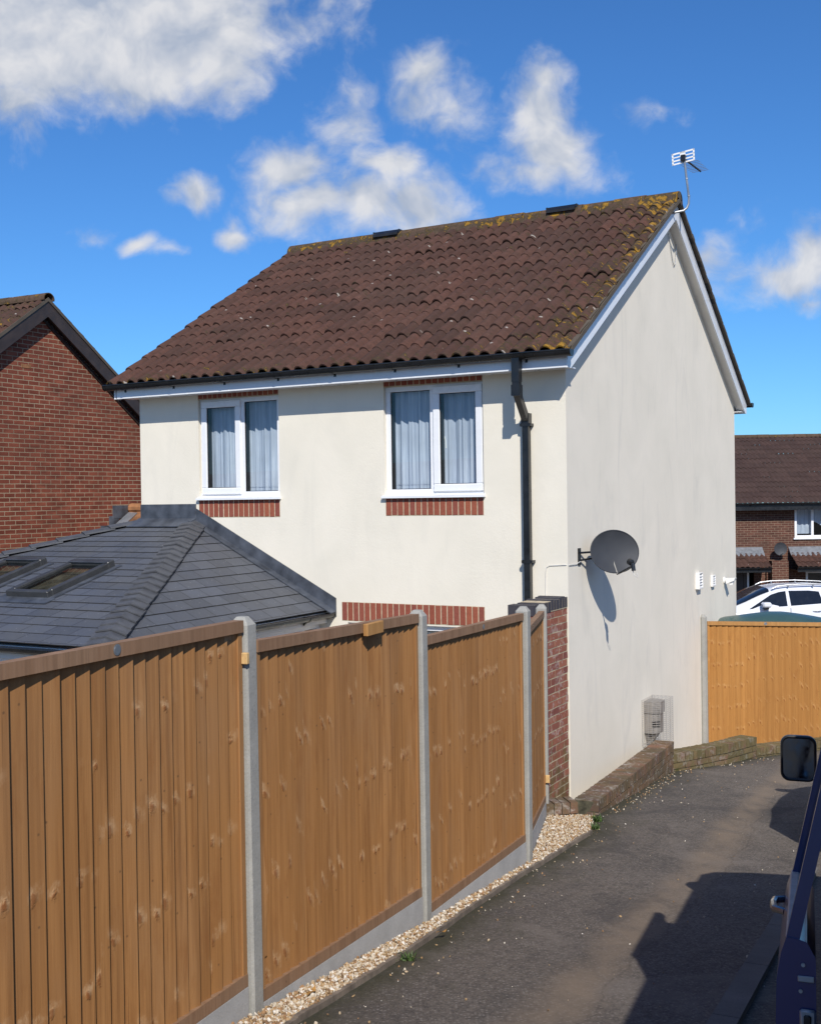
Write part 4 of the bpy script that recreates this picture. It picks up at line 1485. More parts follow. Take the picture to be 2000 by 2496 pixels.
def air_vent(w, z, ww, hh, dep, n, label):
    t = on_house('air_vent', label, 'vent', 0, w, z, 'louvred vents on the gable')
    a = MB()
    a.bbox(0, dep, 0, ww, 0, .014, .003)
    a.bbox(0, dep, 0, ww, hh - .014, hh, .003)
    a.bbox(0, dep, 0, .014, .0141, hh - .0141, .003)
    a.bbox(0, dep, ww - .014, ww, .0141, hh - .0141, .003)
    a.box(0, .012, .012, ww - .012, .012, hh - .012)
    a.build('surround', M['white_plastic'], t)
    b = MB()
    for i in range(n):
        z0 = .016 + (hh - .034) * i / n
        z1 = z0 + (hh - .034) / n * .9
        b.hexa([(dep * .92, .014, z0), (dep * .92, ww - .014, z0), (dep * .98, ww - .014, z0 + .004), (dep * .98, .014, z0 + .004),
                (dep * .35, .014, z1), (dep * .35, ww - .014, z1), (dep * .45, ww - .014, z1 + .004), (dep * .45, .014, z1 + .004)])
    b.build('louvre', M['white_plastic'], t)


air_vent(5.0, 1.850, .20, .232, .062, 5, 'larger white louvred vent on the gable wall')
air_vent(5.86, 1.823, .165, .165, .04, 4, 'smaller white louvred vent between the large vent and the lamp')
sl = on_house('security_light', 'white security lamp near the far edge of the gable wall', 'lamp', 0, 6.70, 1.86)
q = MB()
q.lathe([(.052, 0), (.052, .012), (.036, .02), (.028, .06), (.026, .065)], 14, (0, 0, 0), 'x')
q.build('base', M['white_plastic'], sl, 40)
q = MB()
q.hexa([(.04, -.05, -.05), (.165, -.06, .0), (.165, .06, .0), (.04, .05, -.05), (.04, -.05, .035), (.18, -.06, .04), (.18, .06, .04), (.04, .05, .035)])
q.build('head', M['white_plastic'], sl)
q = MB()
q.hexa([(.09, -.03, -.07), (.14, -.03, -.06), (.14, .03, -.06), (.09, .03, -.07), (.09, -.03, -.031), (.15, -.03, -.008), (.15, .03, -.008), (.09, .03, -.031)])
q.build('sensor', M['white_plastic'], sl)

# boiler flue and its wire cage
fl = on_house('boiler_flue', 'grey boiler flue on the gable wall inside the wire cage', 'flue', 0, 2.525, .285)
q = MB()
hex_ = [(0, 0), (.10, 0), (.185, .06), (.185, .20), (.10, .26), (0, .26)]
q.prism([(x, y, .0) for x, y in hex_], (0, 0, .375))
q.build('body', M['flue'], fl)
q = MB()
hx2 = [(0, -.012), (.11, -.012), (.20, .055), (.20, .205), (.11, .272), (0, .272)]
q.prism([(x, y, .245) for x, y in hx2], (0, 0, .14))
q.build('hood', M['flue'], fl)
for k in range(3):
    q = MB()
    q.hexa([(.100, -.0035, .075 + .030 * k), (.188, .0575, .075 + .030 * k), (.180, .062, .075 + .030 * k), (.1, .004, .075 + .030 * k),
            (.100, -.0035, .088 + .030 * k), (.188, .0575, .088 + .030 * k), (.180, .062, .088 + .030 * k), (.1, .004, .088 + .030 * k)])
    q.build('slot', M['black'], fl)
q = MB()
q.hexa([(0, .09, -.15), (.05, .09, -.15), (.05, .19, -.15), (0, .19, -.15), (0, .01, 0), (.16, .05, 0), (.16, .21, 0), (0, .25, 0)])
q.build('outlet', M['flue'], fl)
cg = on_house('wire_cage', 'square-mesh wire guard round the flue on the gable wall', 'wire guard', 0, 2.435, .155)
q = MB()
cw, cd, ch = .42, .265, .545
r_ = .0014
for zz in np.arange(0, ch + .001, ch / 22):
    q.tube([(.002, 0, zz), (cd, 0, zz), (cd, cw, zz), (.002, cw, zz)], r_, 4)
for yy in np.arange(0, cw + .001, cw / 9):
    q.tube([(.002, yy, 0), (cd, yy, 0), (cd, yy, ch), (.002, yy, ch)], r_ * 1.15, 4)
for xx in np.arange(.03, cd, .05):
    for yy in (0, cw):
        q.tube([(xx, yy, 0), (xx, yy, ch)], r_, 4)
    for zz in (0, ch):
        q.tube([(xx, 0, zz), (xx, cw, zz)], r_, 4)
q.build('mesh', M['wire'], cg)
for y_ in (0, cw):
    q = MB()
    q.tube([(.003, y_, 0), (.003, y_, ch), (cd, y_, ch), (cd, y_, 0), (.003, y_, 0)], .0033, 5)
    q.build('edge_wire', M['wire'], cg)

# ------------------------------------------------------------------ slate-roofed extension
ext = thing('extension', 'low extension with a hipped grey slate roof and skylights', 'extension', (X0, Y0, 0), -TH)
EU, EZ, ED, TU, TZ = 2.92, 1.94, -3.65, 4.83, 2.935
LU, LTU = 8.30, 5.78
MR, MF = (TZ - EZ) / (TU - EU), (TZ - EZ) / (-ED)


def slate_facet(name, e0, e1, t0, t1, gauge, parent, mat):
    """trapezoid from eave edge e0-e1 up to top edge t0-t1, laid in courses that step"""
    e0, e1, t0, t1 = map(Vector, (e0, e1, t0, t1))
    ex_ = (e1 - e0).normalized()
    nn = ex_.cross((t0 - e0)).normalized()
    if nn.z < 0:
        nn = -nn
    su = nn.cross(ex_)
    if su.z < 0:
        su = -su
    Ls = (t0 - e0).dot(su)
    n = round(Ls / gauge)
    g = Ls / n
    mb = MB()

    def at(s, side, hh):
        f = s / Ls
        p = (e0.lerp(t0, f) if side == 0 else e1.lerp(t1, f))
        return p + nn * hh

    for k in range(n):
        s0, s1 = k * g - (.03 if k == 0 else 0), (k + 1) * g
        sa = max(s0, 0)
        hb = .010 + random.uniform(-.002, .002)
        pts = [at(sa, 0, hb) + su * (s0 - sa), at(sa, 1, hb) + su * (s0 - sa), at(s1, 1, .004), at(s1, 0, .004)]
        uv = [((p - e0).dot(ex_), s0 + .0005 if i < 2 else s1 - .0005) for i, p in enumerate(pts)]
        uv = [(a, (b / g) * gauge) for a, b in uv]
        mb.face(pts, 0, uv)
        low = [pts[0] - nn * .008, pts[1] - nn * .008]
        mb.face([low[0], low[1], pts[1], pts[0]], 1)
    o = mb.build(name, [mat, M['slate_edge']], parent)
    return o


M['slate_f'] = mat_slate('grey_slates_front', (0.078, 0.085, 0.102), 0.20, 0.32)
slate_facet('slate_roof', h(EU, ED, EZ), h(EU, 0, EZ), h(TU, 0, TZ), h(TU, -.004, TZ), .178, ext, M['slate'])
slate_facet('slate_roof', h(LU, ED, EZ), h(EU, ED, EZ), h(LTU, -.004, TZ), h(TU, -.004, TZ), .20, ext, M['slate_f'])
lf = MB()
lf.face([h(LU, ED, EZ), h(LTU, 0, TZ), h(LU, 0, EZ)])
lf.build('slate_roof', M['slate'], ext)


def hip_run(name, a, b, na, nb_, parent, n, wid=.15):
    """overlapping bent hip slates from the eave up; na, nb_: in-plane directions down each side"""
    a, b = Vector(a), Vector(b)
    ax = (b - a).normalized()
    L = (b - a).length
    na = (Vector(na) - ax * Vector(na).dot(ax)).normalized()
    nb_ = (Vector(nb_) - ax * Vector(nb_).dot(ax)).normalized()
    upv = (-(na + nb_)).normalized()
    if upv.z < 0:
        upv = -upv
    mb = MB()
    p = L / n
    for i in range(n):
        s0, s1 = i * p - .02, (i + 1) * p + .03
        h0, h1 = .055 + random.uniform(-.003, .003), .030
        w_ = wid + random.uniform(-.006, .006)
        A0_, A1_ = a + ax * s0 + upv * h0, a + ax * s1 + upv * h1
        for dv in (na, nb_):
            q0, q1 = A0_ + dv * w_, A1_ + dv * w_
            dn = -upv * .016
            mb.mesh([A0_, q0, q1, A1_, A0_ + dn, q0 + dn, q1 + dn, A1_ + dn],
                    [(0, 1, 2, 3), (4, 7, 6, 5), (0, 4, 5, 1), (1, 5, 6, 2)])
    return mb.build(name, M['hipslate'], parent)


rdn = Vector((1, 0, -MR))        # down facet R (local -u is +x)
fdn = Vector((0, -1, -MF))
hip_run('hip_slates', h(EU - .02, ED - .03, EZ), h(TU - .03, -.06, TZ - .01), rdn, fdn, ext, 24)
hip_run('hip_slates', h(LU, ED, EZ), h(LTU, -.02, TZ), fdn, Vector((-1, 0, -.4)), ext, 14, .17)
# lead: apron across the top, upstand down the slope
ld = MB()
ld.bbox(-LTU + .09, -TU + .02, -.022, -.002, TZ + .03, 3.165, .004)
ld.hexa([h(LTU - .05, -.24, TZ - .24 * MF + .022), h(TU - .03, -.24, TZ - .24 * MF + .022), h(TU - .02, -.01, TZ + .03), h(LTU - .06, -.01, TZ + .03),
         h(LTU - .05, -.24, TZ - .24 * MF + .030), h(TU - .03, -.24, TZ - .24 * MF + .030), h(TU - .02, -.01, TZ + .06), h(LTU - .06, -.01, TZ + .06)])
for i in range(6):
    ua = TU + .02 - i * (TU - EU + .12) / 6
    ub = TU + .02 - (i + 1) * (TU - EU + .12) / 6 - .012
    za, zb = EZ + (ua - EU) * MR, EZ + (ub - EU) * MR
    k = .003 * (i % 2)
    ld.hexa([h(ua, -.004, za - .02), h(ub, -.004, zb - .02), h(ub, -.016 - k, zb - .02), h(ua, -.016 - k, za - .02),
             h(ua, -.004, za + .185), h(ub, -.004, zb + .185), h(ub, -.016 - k, zb + .185), h(ua, -.016 - k, za + .185)])
    ld.hexa([h(ua, -.12, za + .016), h(ub, -.12, zb + .016), h(ub, -.010, zb + .030), h(ua, -.010, za + .030),
             h(ua, -.12, za + .024 + k), h(ub, -.12, zb + .024 + k), h(ub, -.010, zb + .040 + k), h(ua, -.010, za + .040 + k)])
ld.build('lead_flashing', M['lead'], ext)


def skylight(uc, wc, wid, lng, label):
    t = thing('skylight', label, 'skylight', HW(uc, wc, TZ + wc * MF), 0, 'skylights in the slate roof')
    # local frame: x along +X of the house, y up the slope, z out of the roof
    sl_ = math.atan(MF)
    t.rotation_euler = (Matrix.Rotation(-TH, 4, 'Z') @ Matrix.Rotation(sl_, 4, 'X')).to_euler()
    x, y = wid / 2, lng / 2
    f = MB()
    z0, z1 = .0, .085
    e = .07
    f.bbox(-x, x, -y, -y + e, z0, z1, .008)
    f.bbox(-x, x, y - e * 1.5, y, z0, z1 + .012, .01)
    f.bbox(-x, -x + e, -y + e, y - e * 1.5, z0, z1 + .002, .008)
    f.bbox(x - e, x, -y + e, y - e * 1.5, z0, z1 + .002, .008)
    f.build('frame', M['skyframe'], t)
    g_ = MB()
    g_.face([(-x + e, -y + e, .06), (x - e, -y + e, .06), (x - e, y - e * 1.5, .06), (-x + e, y - e * 1.5, .06)])
    g_.build('pane', M['skylight_glass'], t)
    b_ = MB()
    b_.box(-x + .03, x - .03, -y + .03, y - .05, .004, .010)
    b_.build('blind', M['skyblind'], t)
    l_ = MB()
    l_.box(-x - .12, x + .10, -y - .15, -y, .012, .022)
    l_.box(-x - .07, -x, -y, y + .02, .010, .024)
    l_.box(x, x + .07, -y, y + .02, .010, .024)
    l_.box(-x + .03, x - .03, y - .118, y - .105, .0945, .0985)
    l_.build('apron', M['lead'], t)


M['skyblind'] = simple('pleated_blind', (0.30, 0.25, 0.19), 0.9, var=0.5, nscale=5)
skylight(4.895, -2.14, .60, 1.02, 'grey framed skylight nearest the hip of the slate roof')
skylight(5.95, -2.10, .60, 1.02, 'grey framed skylight cut by the left edge of the photo')
exw = MB()
exw.box(-EU - .12 - .10, -EU - .12, ED + .14, -.005, ZB, 1.02)
exw.box(-LU, -EU - .12, ED + .14, ED + .24, ZB, 1.0)
exw.build('lower_wall', M['front_render'], ext)
xf = MB()
XE, YE = -EU - .12, ED + .14
xf.box(XE - .06, XE, YE, -.005, 1.72, 1.86)
xf.box(XE - .06, XE, YE, -.005, 1.02, 1.10)
for w in (YE, -2.75, -1.95, -1.15, -.40, -.08):
    xf.box(XE - .07, XE + .008, w, w + .07, 1.10, 1.72)
xf.box(-LU, XE, YE, YE + .06, 1.72, 1.86)
xf.box(-LU, XE, YE, YE + .06, 1.0, 1.08)
for u in np.arange(EU + .15, LU, .72):
    xf.box(-u - .07, -u, YE - .008, YE + .07, 1.08, 1.72)
for a, b in ((-1.88, -1.15), (-1.08, -.40)):
    xf.box(XE - .02, XE + .012, a + .02, a + .07, 1.12, 1.70)
    xf.box(XE - .02, XE + .012, b - .05, b, 1.12, 1.70)
    xf.box(XE - .02, XE + .012, a + .07, b - .05, 1.63, 1.70)
xf.build('window_frame', M['upvc'], ext)
xg = MB()
xg.face([(XE - .04, YE, 1.10), (XE - .04, -.02, 1.10), (XE - .04, -.02, 1.72), (XE - .04, YE, 1.72)])
xg.face([(-LU, YE + .03, 1.08), (XE - .05, YE + .03, 1.08), (XE - .05, YE + .03, 1.72), (-LU, YE + .03, 1.72)])
xg.build('pane', M['glass'], ext)
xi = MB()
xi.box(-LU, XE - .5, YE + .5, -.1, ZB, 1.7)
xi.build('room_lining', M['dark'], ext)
xs = MB()
xs.bbox(-EU - .12, -EU - .015, ED + .02, -.005, 1.862, 1.90, .004)
xs.bbox(-LU, -EU - .015, ED + .02, ED + .14, 1.863, 1.90, .004)
xs.box(-EU - .03, -EU - .012, ED + .02, -.005, 1.78, 1.862)
xs.box(-LU, -EU - .012, ED + .012, ED + .03, 1.78, 1.862)
xs.build('fascia', M['soffit'], ext)


def half_gutter(name, p0, p1, out, r, parent, nb_=3):
    p0, p1, out = Vector(p0), Vector(p1), Vector(out).normalized()
    mb = MB()
    K = 10
    dn = Vector((0, 0, -1))
    o_ = [p0 + out * (r + r * -math.cos(math.pi * k / K)) + dn * (r * math.sin(math.pi * k / K)) for k in range(K + 1)]
    i_ = [p0 + out * (r + (r - .006) * -math.cos(math.pi * k / K)) + dn * ((r - .006) * math.sin(math.pi * k / K)) for k in range(K, -1, -1)]
    mb.prism(o_ + i_, p1 - p0)
    mb.tube([p0 + out * 2 * r, p1 + out * 2 * r], .007, 6)
    d = (p1 - p0)
    for e in (p0, p1):
        mb.prism([e + out * (r + (r + .004) * -math.cos(math.pi * k / K)) + dn * ((r + .004) * math.sin(math.pi * k / K)) for k in range(K + 1)], d.normalized() * .01)
    for k_ in range(nb_):
        e = p0 + d * (k_ + .6) / nb_
        mb.prism([e + out * (r + (r + .005) * -math.cos(math.pi * k / K)) + dn * ((r + .005) * math.sin(math.pi * k / K)) for k in range(K + 1)] + [e + dn * .10, e + dn * .10 - out * .004, e - out * .004], d.normalized() * .028)
    mb.build(name, M['black'], parent, 40)


half_gutter('gutter', h(EU - .005, ED - .08, EZ - .045), h(EU - .005, -.03, EZ - .045), (1, 0, 0), .053, ext, 3)
half_gutter('gutter', h(LU, ED - .005, EZ - .045), h(EU - .10, ED - .005, EZ - .045), (0, -1, 0), .053, ext, 5)

# ------------------------------------------------------------------ brick house on the left
NU = 10.5
nbr = thing('brick_house', 'red brick house with a dark barge board and brown tiled roof', 'house', (X0, Y0, 0), -TH)
NW, NZ, NEZ = 3.02, 6.62, 4.15
NSL = .70
NH = (NZ - NEZ) / NSL
nm = MB()
nm.face([h(NU, NW - NH + .25, -1.2), h(NU, NW + NH - .25, -1.2), h(NU, NW + NH - .25, NEZ + .17), h(NU, NW, NZ - .12), h(NU, NW - NH + .25, NEZ + .17)])
nm.face([h(NU, NW - NH + .25, -1.2), h(NU + 7, NW - NH + .25, -1.2), h(NU + 7, NW - NH + .25, NEZ + .1), h(NU, NW - NH + .25, NEZ + .1)])
nm.build('wall', M['brick'], nbr)
ab = MB()
ab.bbox(-NU - .02, -NU + .006, 2.545, 2.755, 5.45, 5.517, .004)
ab.build('air_brick', M['oak'], nbr)
ns = math.hypot(NH, NZ - NEZ)
for sgn in (-1, 1):
    e0 = h(NU + 7 if sgn < 0 else NU - .16, NW + sgn * NH, NEZ)
    tile_roof('tiled_roof', nbr, M['tile'], e0, (1 if sgn < 0 else -1, 0, 0), (0, -sgn * NH, NZ - NEZ), (0, sgn * (NZ - NEZ), NH), 7.16, ns, .335, .165, 5, lich=lambda u, s: .35)
    bb = MB()
    x = -NU + .12
    d_ = .21
    poly = [(NW + sgn * NH, NEZ - .02), (NW, NZ - .02), (NW, NZ - .02 - d_ * 1.22), (NW + sgn * NH, NEZ - .02 - d_ * 1.22)]
    bb.prism([(x, a, b) for a, b in poly], (.024, 0, 0))
    poly = [(NW + sgn * NH, NEZ - .20), (NW, NZ - .20), (NW, NZ - .23), (NW + sgn * NH, NEZ - .23)]
    bb.prism([(-NU, a, b) for a, b in poly], (.12, 0, 0))
    poly = [(NW + sgn * NH, NEZ - .30), (NW, NZ - .27), (NW, NZ - .33), (NW + sgn * NH, NEZ - .36)]
    bb.prism([(-NU, a, b) for a, b in poly], (.03, 0, 0))
    bb.build('barge_board', M['brown_board'], nbr)
    vv = MB()
    poly = [(NW + sgn * NH, NEZ - .018), (NW, NZ - .018), (NW, NZ + .045), (NW + sgn * NH, NEZ + .045)]
    vv.prism([(x + .026, a, b) for a, b in poly], (.014, 0, 0))
    vv.build('verge', M['mortar'], nbr)
ridge_run('ridge_tiles', nbr, h(NU + 7, NW, NZ + .02), (1, 0, 0), 7.18, M['ridge'], (0, 1, 0), r=.125, lich=.35)
# old lean-to roof against it with stepped lead
lt = MB()
for i in range(7):
    w0 = 3.45 + i * .215
    z0 = 2.02 + i * .15
    lt.bbox(-NU + .002, -NU + .012, w0, w0 + .26 + random.uniform(0, .05), z0, z0 + .16 + random.uniform(-.02, .02), .003)
lt.bbox(-NU + .002, -NU + .016, 4.62, 5.02, 2.90, 3.14, .004)
lt.build('stepped_flashing', M['lead'], nbr)
lr = MB()
lr.hexa([(-NU + .02, 3.3, 1.86), (-NU + 1.6, 3.3, 1.86), (-NU + 1.6, 5.1, 3.0), (-NU + .02, 5.1, 3.0),
         (-NU + .02, 3.3, 1.92), (-NU + 1.6, 3.3, 1.92), (-NU + 1.6, 5.1, 3.06), (-NU + .02, 5.1, 3.06)])
lr.tube([(-NU + .02, 5.1, 3.08), (-NU + 1.6, 5.1, 3.08)], .095, 10)
lr.build('lean_to_roof', M['oak'], nbr)
zf = MB()
for i in range(3):
    a, b = 3.75 + i * .40, 3.75 + (i + 1) * .40 + .03
    za, zb = 1.92 + (a - 3.3) * .633, 1.92 + (b - 3.3) * .633
    zf.hexa([(-NU + .06, a, za + .01), (-NU + .27, a, za + .012), (-NU + .27, b, zb + .012), (-NU + .06, b, zb + .01),
             (-NU + .06, a, za + .04), (-NU + .27, a, za + .03), (-NU + .27, b, zb + .02), (-NU + .06, b, zb + .03)])
zf.build('valley_flashing', M['zinc'], nbr)

# ------------------------------------------------------------------ far terraced house
FY = 38.0
far = thing('terraced_house', 'brown brick terraced house with tiled porches behind the white car', 'house', (0, FY, 0))
FX0, FX1 = 5.0, 22.0
fz = -2.0
mb = MB()
FWN = (12.70, 15.0, 1.69, 2.72)
FDR = (10.35, 11.35, fz + .1, .70)
FDW = (13.05, 15.3, -.9, .60)


def fwall(mb, x0, x1, z0, z1, holes):
    xs = sorted({x0, x1, *[v for q in holes for v in q[:2]]})
    zs = sorted({z0, z1, *[v for q in holes for v in q[2:]]})
    for i in range(len(xs) - 1):
        for j in range(len(zs) - 1):
            cx, cz = (xs[i] + xs[i + 1]) / 2, (zs[j] + zs[j + 1]) / 2
            if any(q[0] < cx < q[1] and q[2] < cz < q[3] for q in holes):
                continue
            mb.face([(xs[i], 0, zs[j]), (xs[i + 1], 0, zs[j]), (xs[i + 1], 0, zs[j + 1]), (xs[i], 0, zs[j + 1])])
    for a, b, c, d in holes:
        for p in ([(a, 0, c), (a, 0, d), (a, .1, d), (a, .1, c)], [(b, 0, c), (b, 0, d), (b, .1, d), (b, .1, c)], [(a, 0, d), (b, 0, d), (b, .1, d), (a, .1, d)], [(a, 0, c), (b, 0, c), (b, .1, c), (a, .1, c)]):
            mb.face(p)


fwall(mb, FX0, FX1, fz - .1, 2.86, [FWN, FDR, FDW])
mb.build('wall', M['brick_far'], far)
pm2 = MB()
pm2.box(11.72, 12.42, -.12, -.005, fz, .98)
pm2.box(11.80, 12.34, -.45, -.12, fz, .96)
pm2.build('porch_pier', M['brick_far'], far)
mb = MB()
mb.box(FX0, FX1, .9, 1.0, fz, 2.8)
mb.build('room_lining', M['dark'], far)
tile_roof('tiled_roof', far, M['tile_far'], (FX0, -.45, 2.86), (1, 0, 0), (0, 4.2, 2.35), (0, -2.35, 4.2), FX1 - FX0, math.hypot(4.2, 2.35), .335, .165, 4, amp=.04)
ridge_run('ridge_tiles', far, (FX0, 3.75, 5.22), (1, 0, 0), FX1 - FX0, M['ridge'], (0, 1, 0), r=.11, lich=.25)
half_gutter('gutter', (FX0, -.42, 2.86), (FX1, -.42, 2.86), (0, -1, 0), .055, far, 10)
mb = MB()
mb.box(FX0, FX1, -.42, -.40, 2.62, 2.84)
mb.build('fascia', M['black'], far)


def far_window(spec, cols, parent, curtain_=True):
    a, b, c, d = spec
    f = MB()
    t = .08
    f.box(a, b, .02, .08, c, c + t)
    f.box(a, b, .02, .08, d - t, d)
    for k in range(cols + 1):
        x = a + (b - a - t) * k / cols
        f.box(x, x + t, .015, .08, c + t, d - t)
    f.box(a - .05, b + .05, -.06, .1, c - .05, c)
    fr = f.build('window', M['upvc'], parent)
    g_ = MB()
    g_.face([(a + t, .055, c + t), (b - t, .055, c + t), (b - t, .055, d - t), (a + t, .055, d - t)])
    g_.build('pane', M['glass'], fr)
    return fr


fwn = far_window(FWN, 4, far)
far_window(FDW, 3, far)
mb = MB()
mb.box(10.42, 11.0, .06, .10, fz + .1, .64)
mb.box(11.0, 11.12, .04, .10, fz + .1, .64)
dd = mb.build('door', M['brown_board'], far)
mb = MB()
mb.box(11.12, 11.18, .03, .10, fz + .1, .64)
mb.build('frame', M['upvc'], dd)
for x0, x1 in ((8.6, 11.62), (12.48, 17.0)):
    tile_roof('porch_roof', far, M['tile'], (x0, -.95, .80), (1, 0, 0), (0, .95, .46), (0, -.46, .95), x1 - x0, 1.05, .26, .165, 6, amp=.026, lich=lambda u, s: 0)
    mb = MB()
    n = 24
    for i in range(n):
        xa, xb = x0 + (x1 - x0) * i / n, x0 + (x1 - x0) * (i + 1) / n
        dz = .008 * (i % 2)
        mb.hexa([(xa, -.32, 1.10 - dz), (xb, -.32, 1.10 - dz), (xb, -.004, 1.30), (xa, -.004, 1.30), (xa, -.32, 1.125 - dz), (xb, -.32, 1.125 - dz), (xb, -.004, 1.40), (xa, -.004, 1.40)])
    mb.build('porch_flashing', M['zinc'], far)
    half_gutter('porch_gutter', (x0, -.93, .78), (x1, -.93, .78), (0, -1, 0), .05, far, 3)
    mb = MB()
    mb.box(x0, x1, -.93, -.90, .62, .78)
    mb.box(x0, x1, -.90, -.01, .66, .68)
    mb.build('porch_fascia', M['black'], far)
mb = MB()
n, vs, fs = 60, [], []
for j in range(8):
    for i in range(n):
        x = FWN[0] + .09 + (FWN[1] - FWN[0] - .18) * i / (n - 1)
        t = j / 7
        sag = .25 * abs(math.sin((x - FWN[0]) * 2.6))
        z = FWN[3] - .1 - t * (.80 - (sag * 1.6 if x > 13.3 else 0))
        vs.append((x, .16 + .02 * math.sin(x * 40), z))
for j in range(7):
    for i in range(n - 1):
        fs.append((j * n + i, j * n + i + 1, (j + 1) * n + i + 1, (j + 1) * n + i))
mb.mesh(vs, fs)
o = mb.build('net_curtain', M['curtain'], None, 60, loc=(0, FY, 0))
tag(o, 'pale gathered curtain inside the window of the far brown house', 'curtain', 'net curtains')
fd = thing('satellite_dish', 'small grey satellite dish on the far brown brick house', 'satellite dish', (12.12, FY - .12, 1.30))
mb = MB()
mb.lathe([(.0, .0), (.10, -.006), (.2, -.025), (.262, -.05), (.262, -.056), (.2, -.031), (.10, -.012), (0, -.006)], 24, (0, -.22, .06), 'y')
mb.build('reflector', M['dish'], fd, 40)
fd.scale = (.82, .82, .82)
mb = MB()
mb.tube([(0, 0.11, -.12), (0, -.10, -.10), (0, -.20, .02)], .03, 6)
mb.tube([(0, -.24, -.18), (.03, -.50, -.12)], .015, 5)
mb.build('bracket', M['black'], fd)

# ------------------------------------------------------------------ concrete posts, fence panels
POSTS = [(-.734, 5.032, 2.69, .90), (.037, 6.797, 2.535, .64), (.822, 8.562, 2.378, .42), (1.176, 10.43, 2.215, .25)]
FD = Vector((.404, .915, 0)).normalized()


def post_mesh(hgt, a=.088, b=.098, c=.010, oy=.004):
    mb = MB()
    p = [(x_, y_ + oy) for x_, y_ in ((-a / 2 + c, -b / 2), (a / 2 - c, -b / 2), (a / 2, -b / 2 + c), (a / 2, b / 2 - c), (a / 2 - c, b / 2), (-a / 2 + c, b / 2), (-a / 2, b / 2 - c), (-a / 2, -b / 2 + c))]
    n = len(p)
    zs = [(0, 1.0), (hgt - .035, 1.0), (hgt, .45)]
    vs = [(x * s, y * s, z) for z, s in zs for x, y in p]
    fs = [tuple(range(n)), tuple(range(2 * n, 3 * n))]
    for i in range(2):
        for k in range(n):
            fs.append((i * n + k, i * n + (k + 1) % n, (i + 1) * n + (k + 1) % n, (i + 1) * n + k))
    mb.mesh(vs, fs)
    return mb


PL = ['concrete post nearest the camera at the left fence', 'concrete post behind the nearest one in the left fence',
      'concrete post where the left fence bends', 'concrete post beside the brick pier at the end of the fence']
for (x, y, zt, zb), lab in zip(POSTS, PL):
    ang = math.atan2(FD.y, FD.x) if lab != PL[3] else math.atan2(1.868, .354)
    o = post_mesh(zt - zb + .3).build('concrete_post', M['post'])
    o.location = (x, y, zb - .3)
    o.rotation_euler = (random.uniform(-.004, .004), random.uniform(-.004, .004), ang)
    if lab == PL[0]:
        o.rotation_euler.y += -.004
    tag(o, lab, 'post', 'concrete fence posts')


def fence_panel(name, label, P0, P1, zt0, zt1, zb0, zb1, wood, rail, batten, pitch=.08, group='wooden fence panels', flip=False, bottom=True):
    """feather-edge panel from P0 to P1; the face towards the drive is local -y"""
    P0, P1 = Vector((*P0, 0)), Vector((*P1, 0))
    L = (P1 - P0).length
    ang = math.atan2(P1.y - P0.y, P1.x - P0.x)
    t = thing(name, label, 'fence panel', (P0.x, P0.y, 0), ang, group)
    zt = lambda x: zt0 + (zt1 - zt0) * x / L
    zb = lambda x: zb0 + (zb1 - zb0) * x / L

    def bar(name_, mats, x0, x1, ya, yb, f0, f1):
        q = MB()
        q.hexa([(x0, ya, f0(x0)), (x1, ya, f0(x1)), (x1, yb, f0(x1)), (x0, yb, f0(x0)), (x0, ya, f1(x0)), (x1, ya, f1(x1)), (x1, yb, f1(x1)), (x0, yb, f1(x0))])
        return q.build(name_, mats, t)

    tp = bar('top_rail', rail, 0, L, -.030, .020, lambda x: zt(x) - .052, lambda x: zt(x))
    if bottom:
        bar('bottom_rail', rail, 0, L, -.024, .018, lambda x: zb(x), lambda x: zb(x) + .055)
    bar('batten', batten, .0, .030, -.021, .018, lambda x: zb(x) + .055, lambda x: zt(x) - .052)
    bar('batten', batten, L - .030, L, -.021, .018, lambda x: zb(x) + .055, lambda x: zt(x) - .052)
    mb = MB()
    n = max(2, round((L - .06) / pitch))
    p = (L - .06) / n
    for i in range(n):
        x0 = .03 + i * p + random.uniform(-.003, .003)
        x1 = x0 + p + .005
        ya = .006 + random.uniform(-.0015, .0015)
        yb = -.0125 + random.uniform(-.003, .002)
        if flip:
            ya, yb = yb, ya
        x1 = min(x1, L - .028)
        tw = random.uniform(-.0015, .0015)
        z0a, z0b, z1a, z1b = zb(x0) + .04, zb(x1) + .04, zt(x0) - .04, zt(x1) - .04
        mb.hexa([(x0, ya, z0a), (x1, yb, z0b), (x1, yb + .010, z0b), (x0, ya + .004, z0a),
                 (x0, ya + tw, z1a), (x1, yb + tw, z1b), (x1, yb + .010 + tw, z1b), (x0, ya + .004 + tw, z1a)])
    mb.build('boards', wood, t)
    return t, L


def along(i, j, off=.058):
    a, b = Vector(POSTS[i][:2]), Vector(POSTS[j][:2])
    d = (b - a).normalized()
    return tuple(a + d * off), tuple(b - d * off)


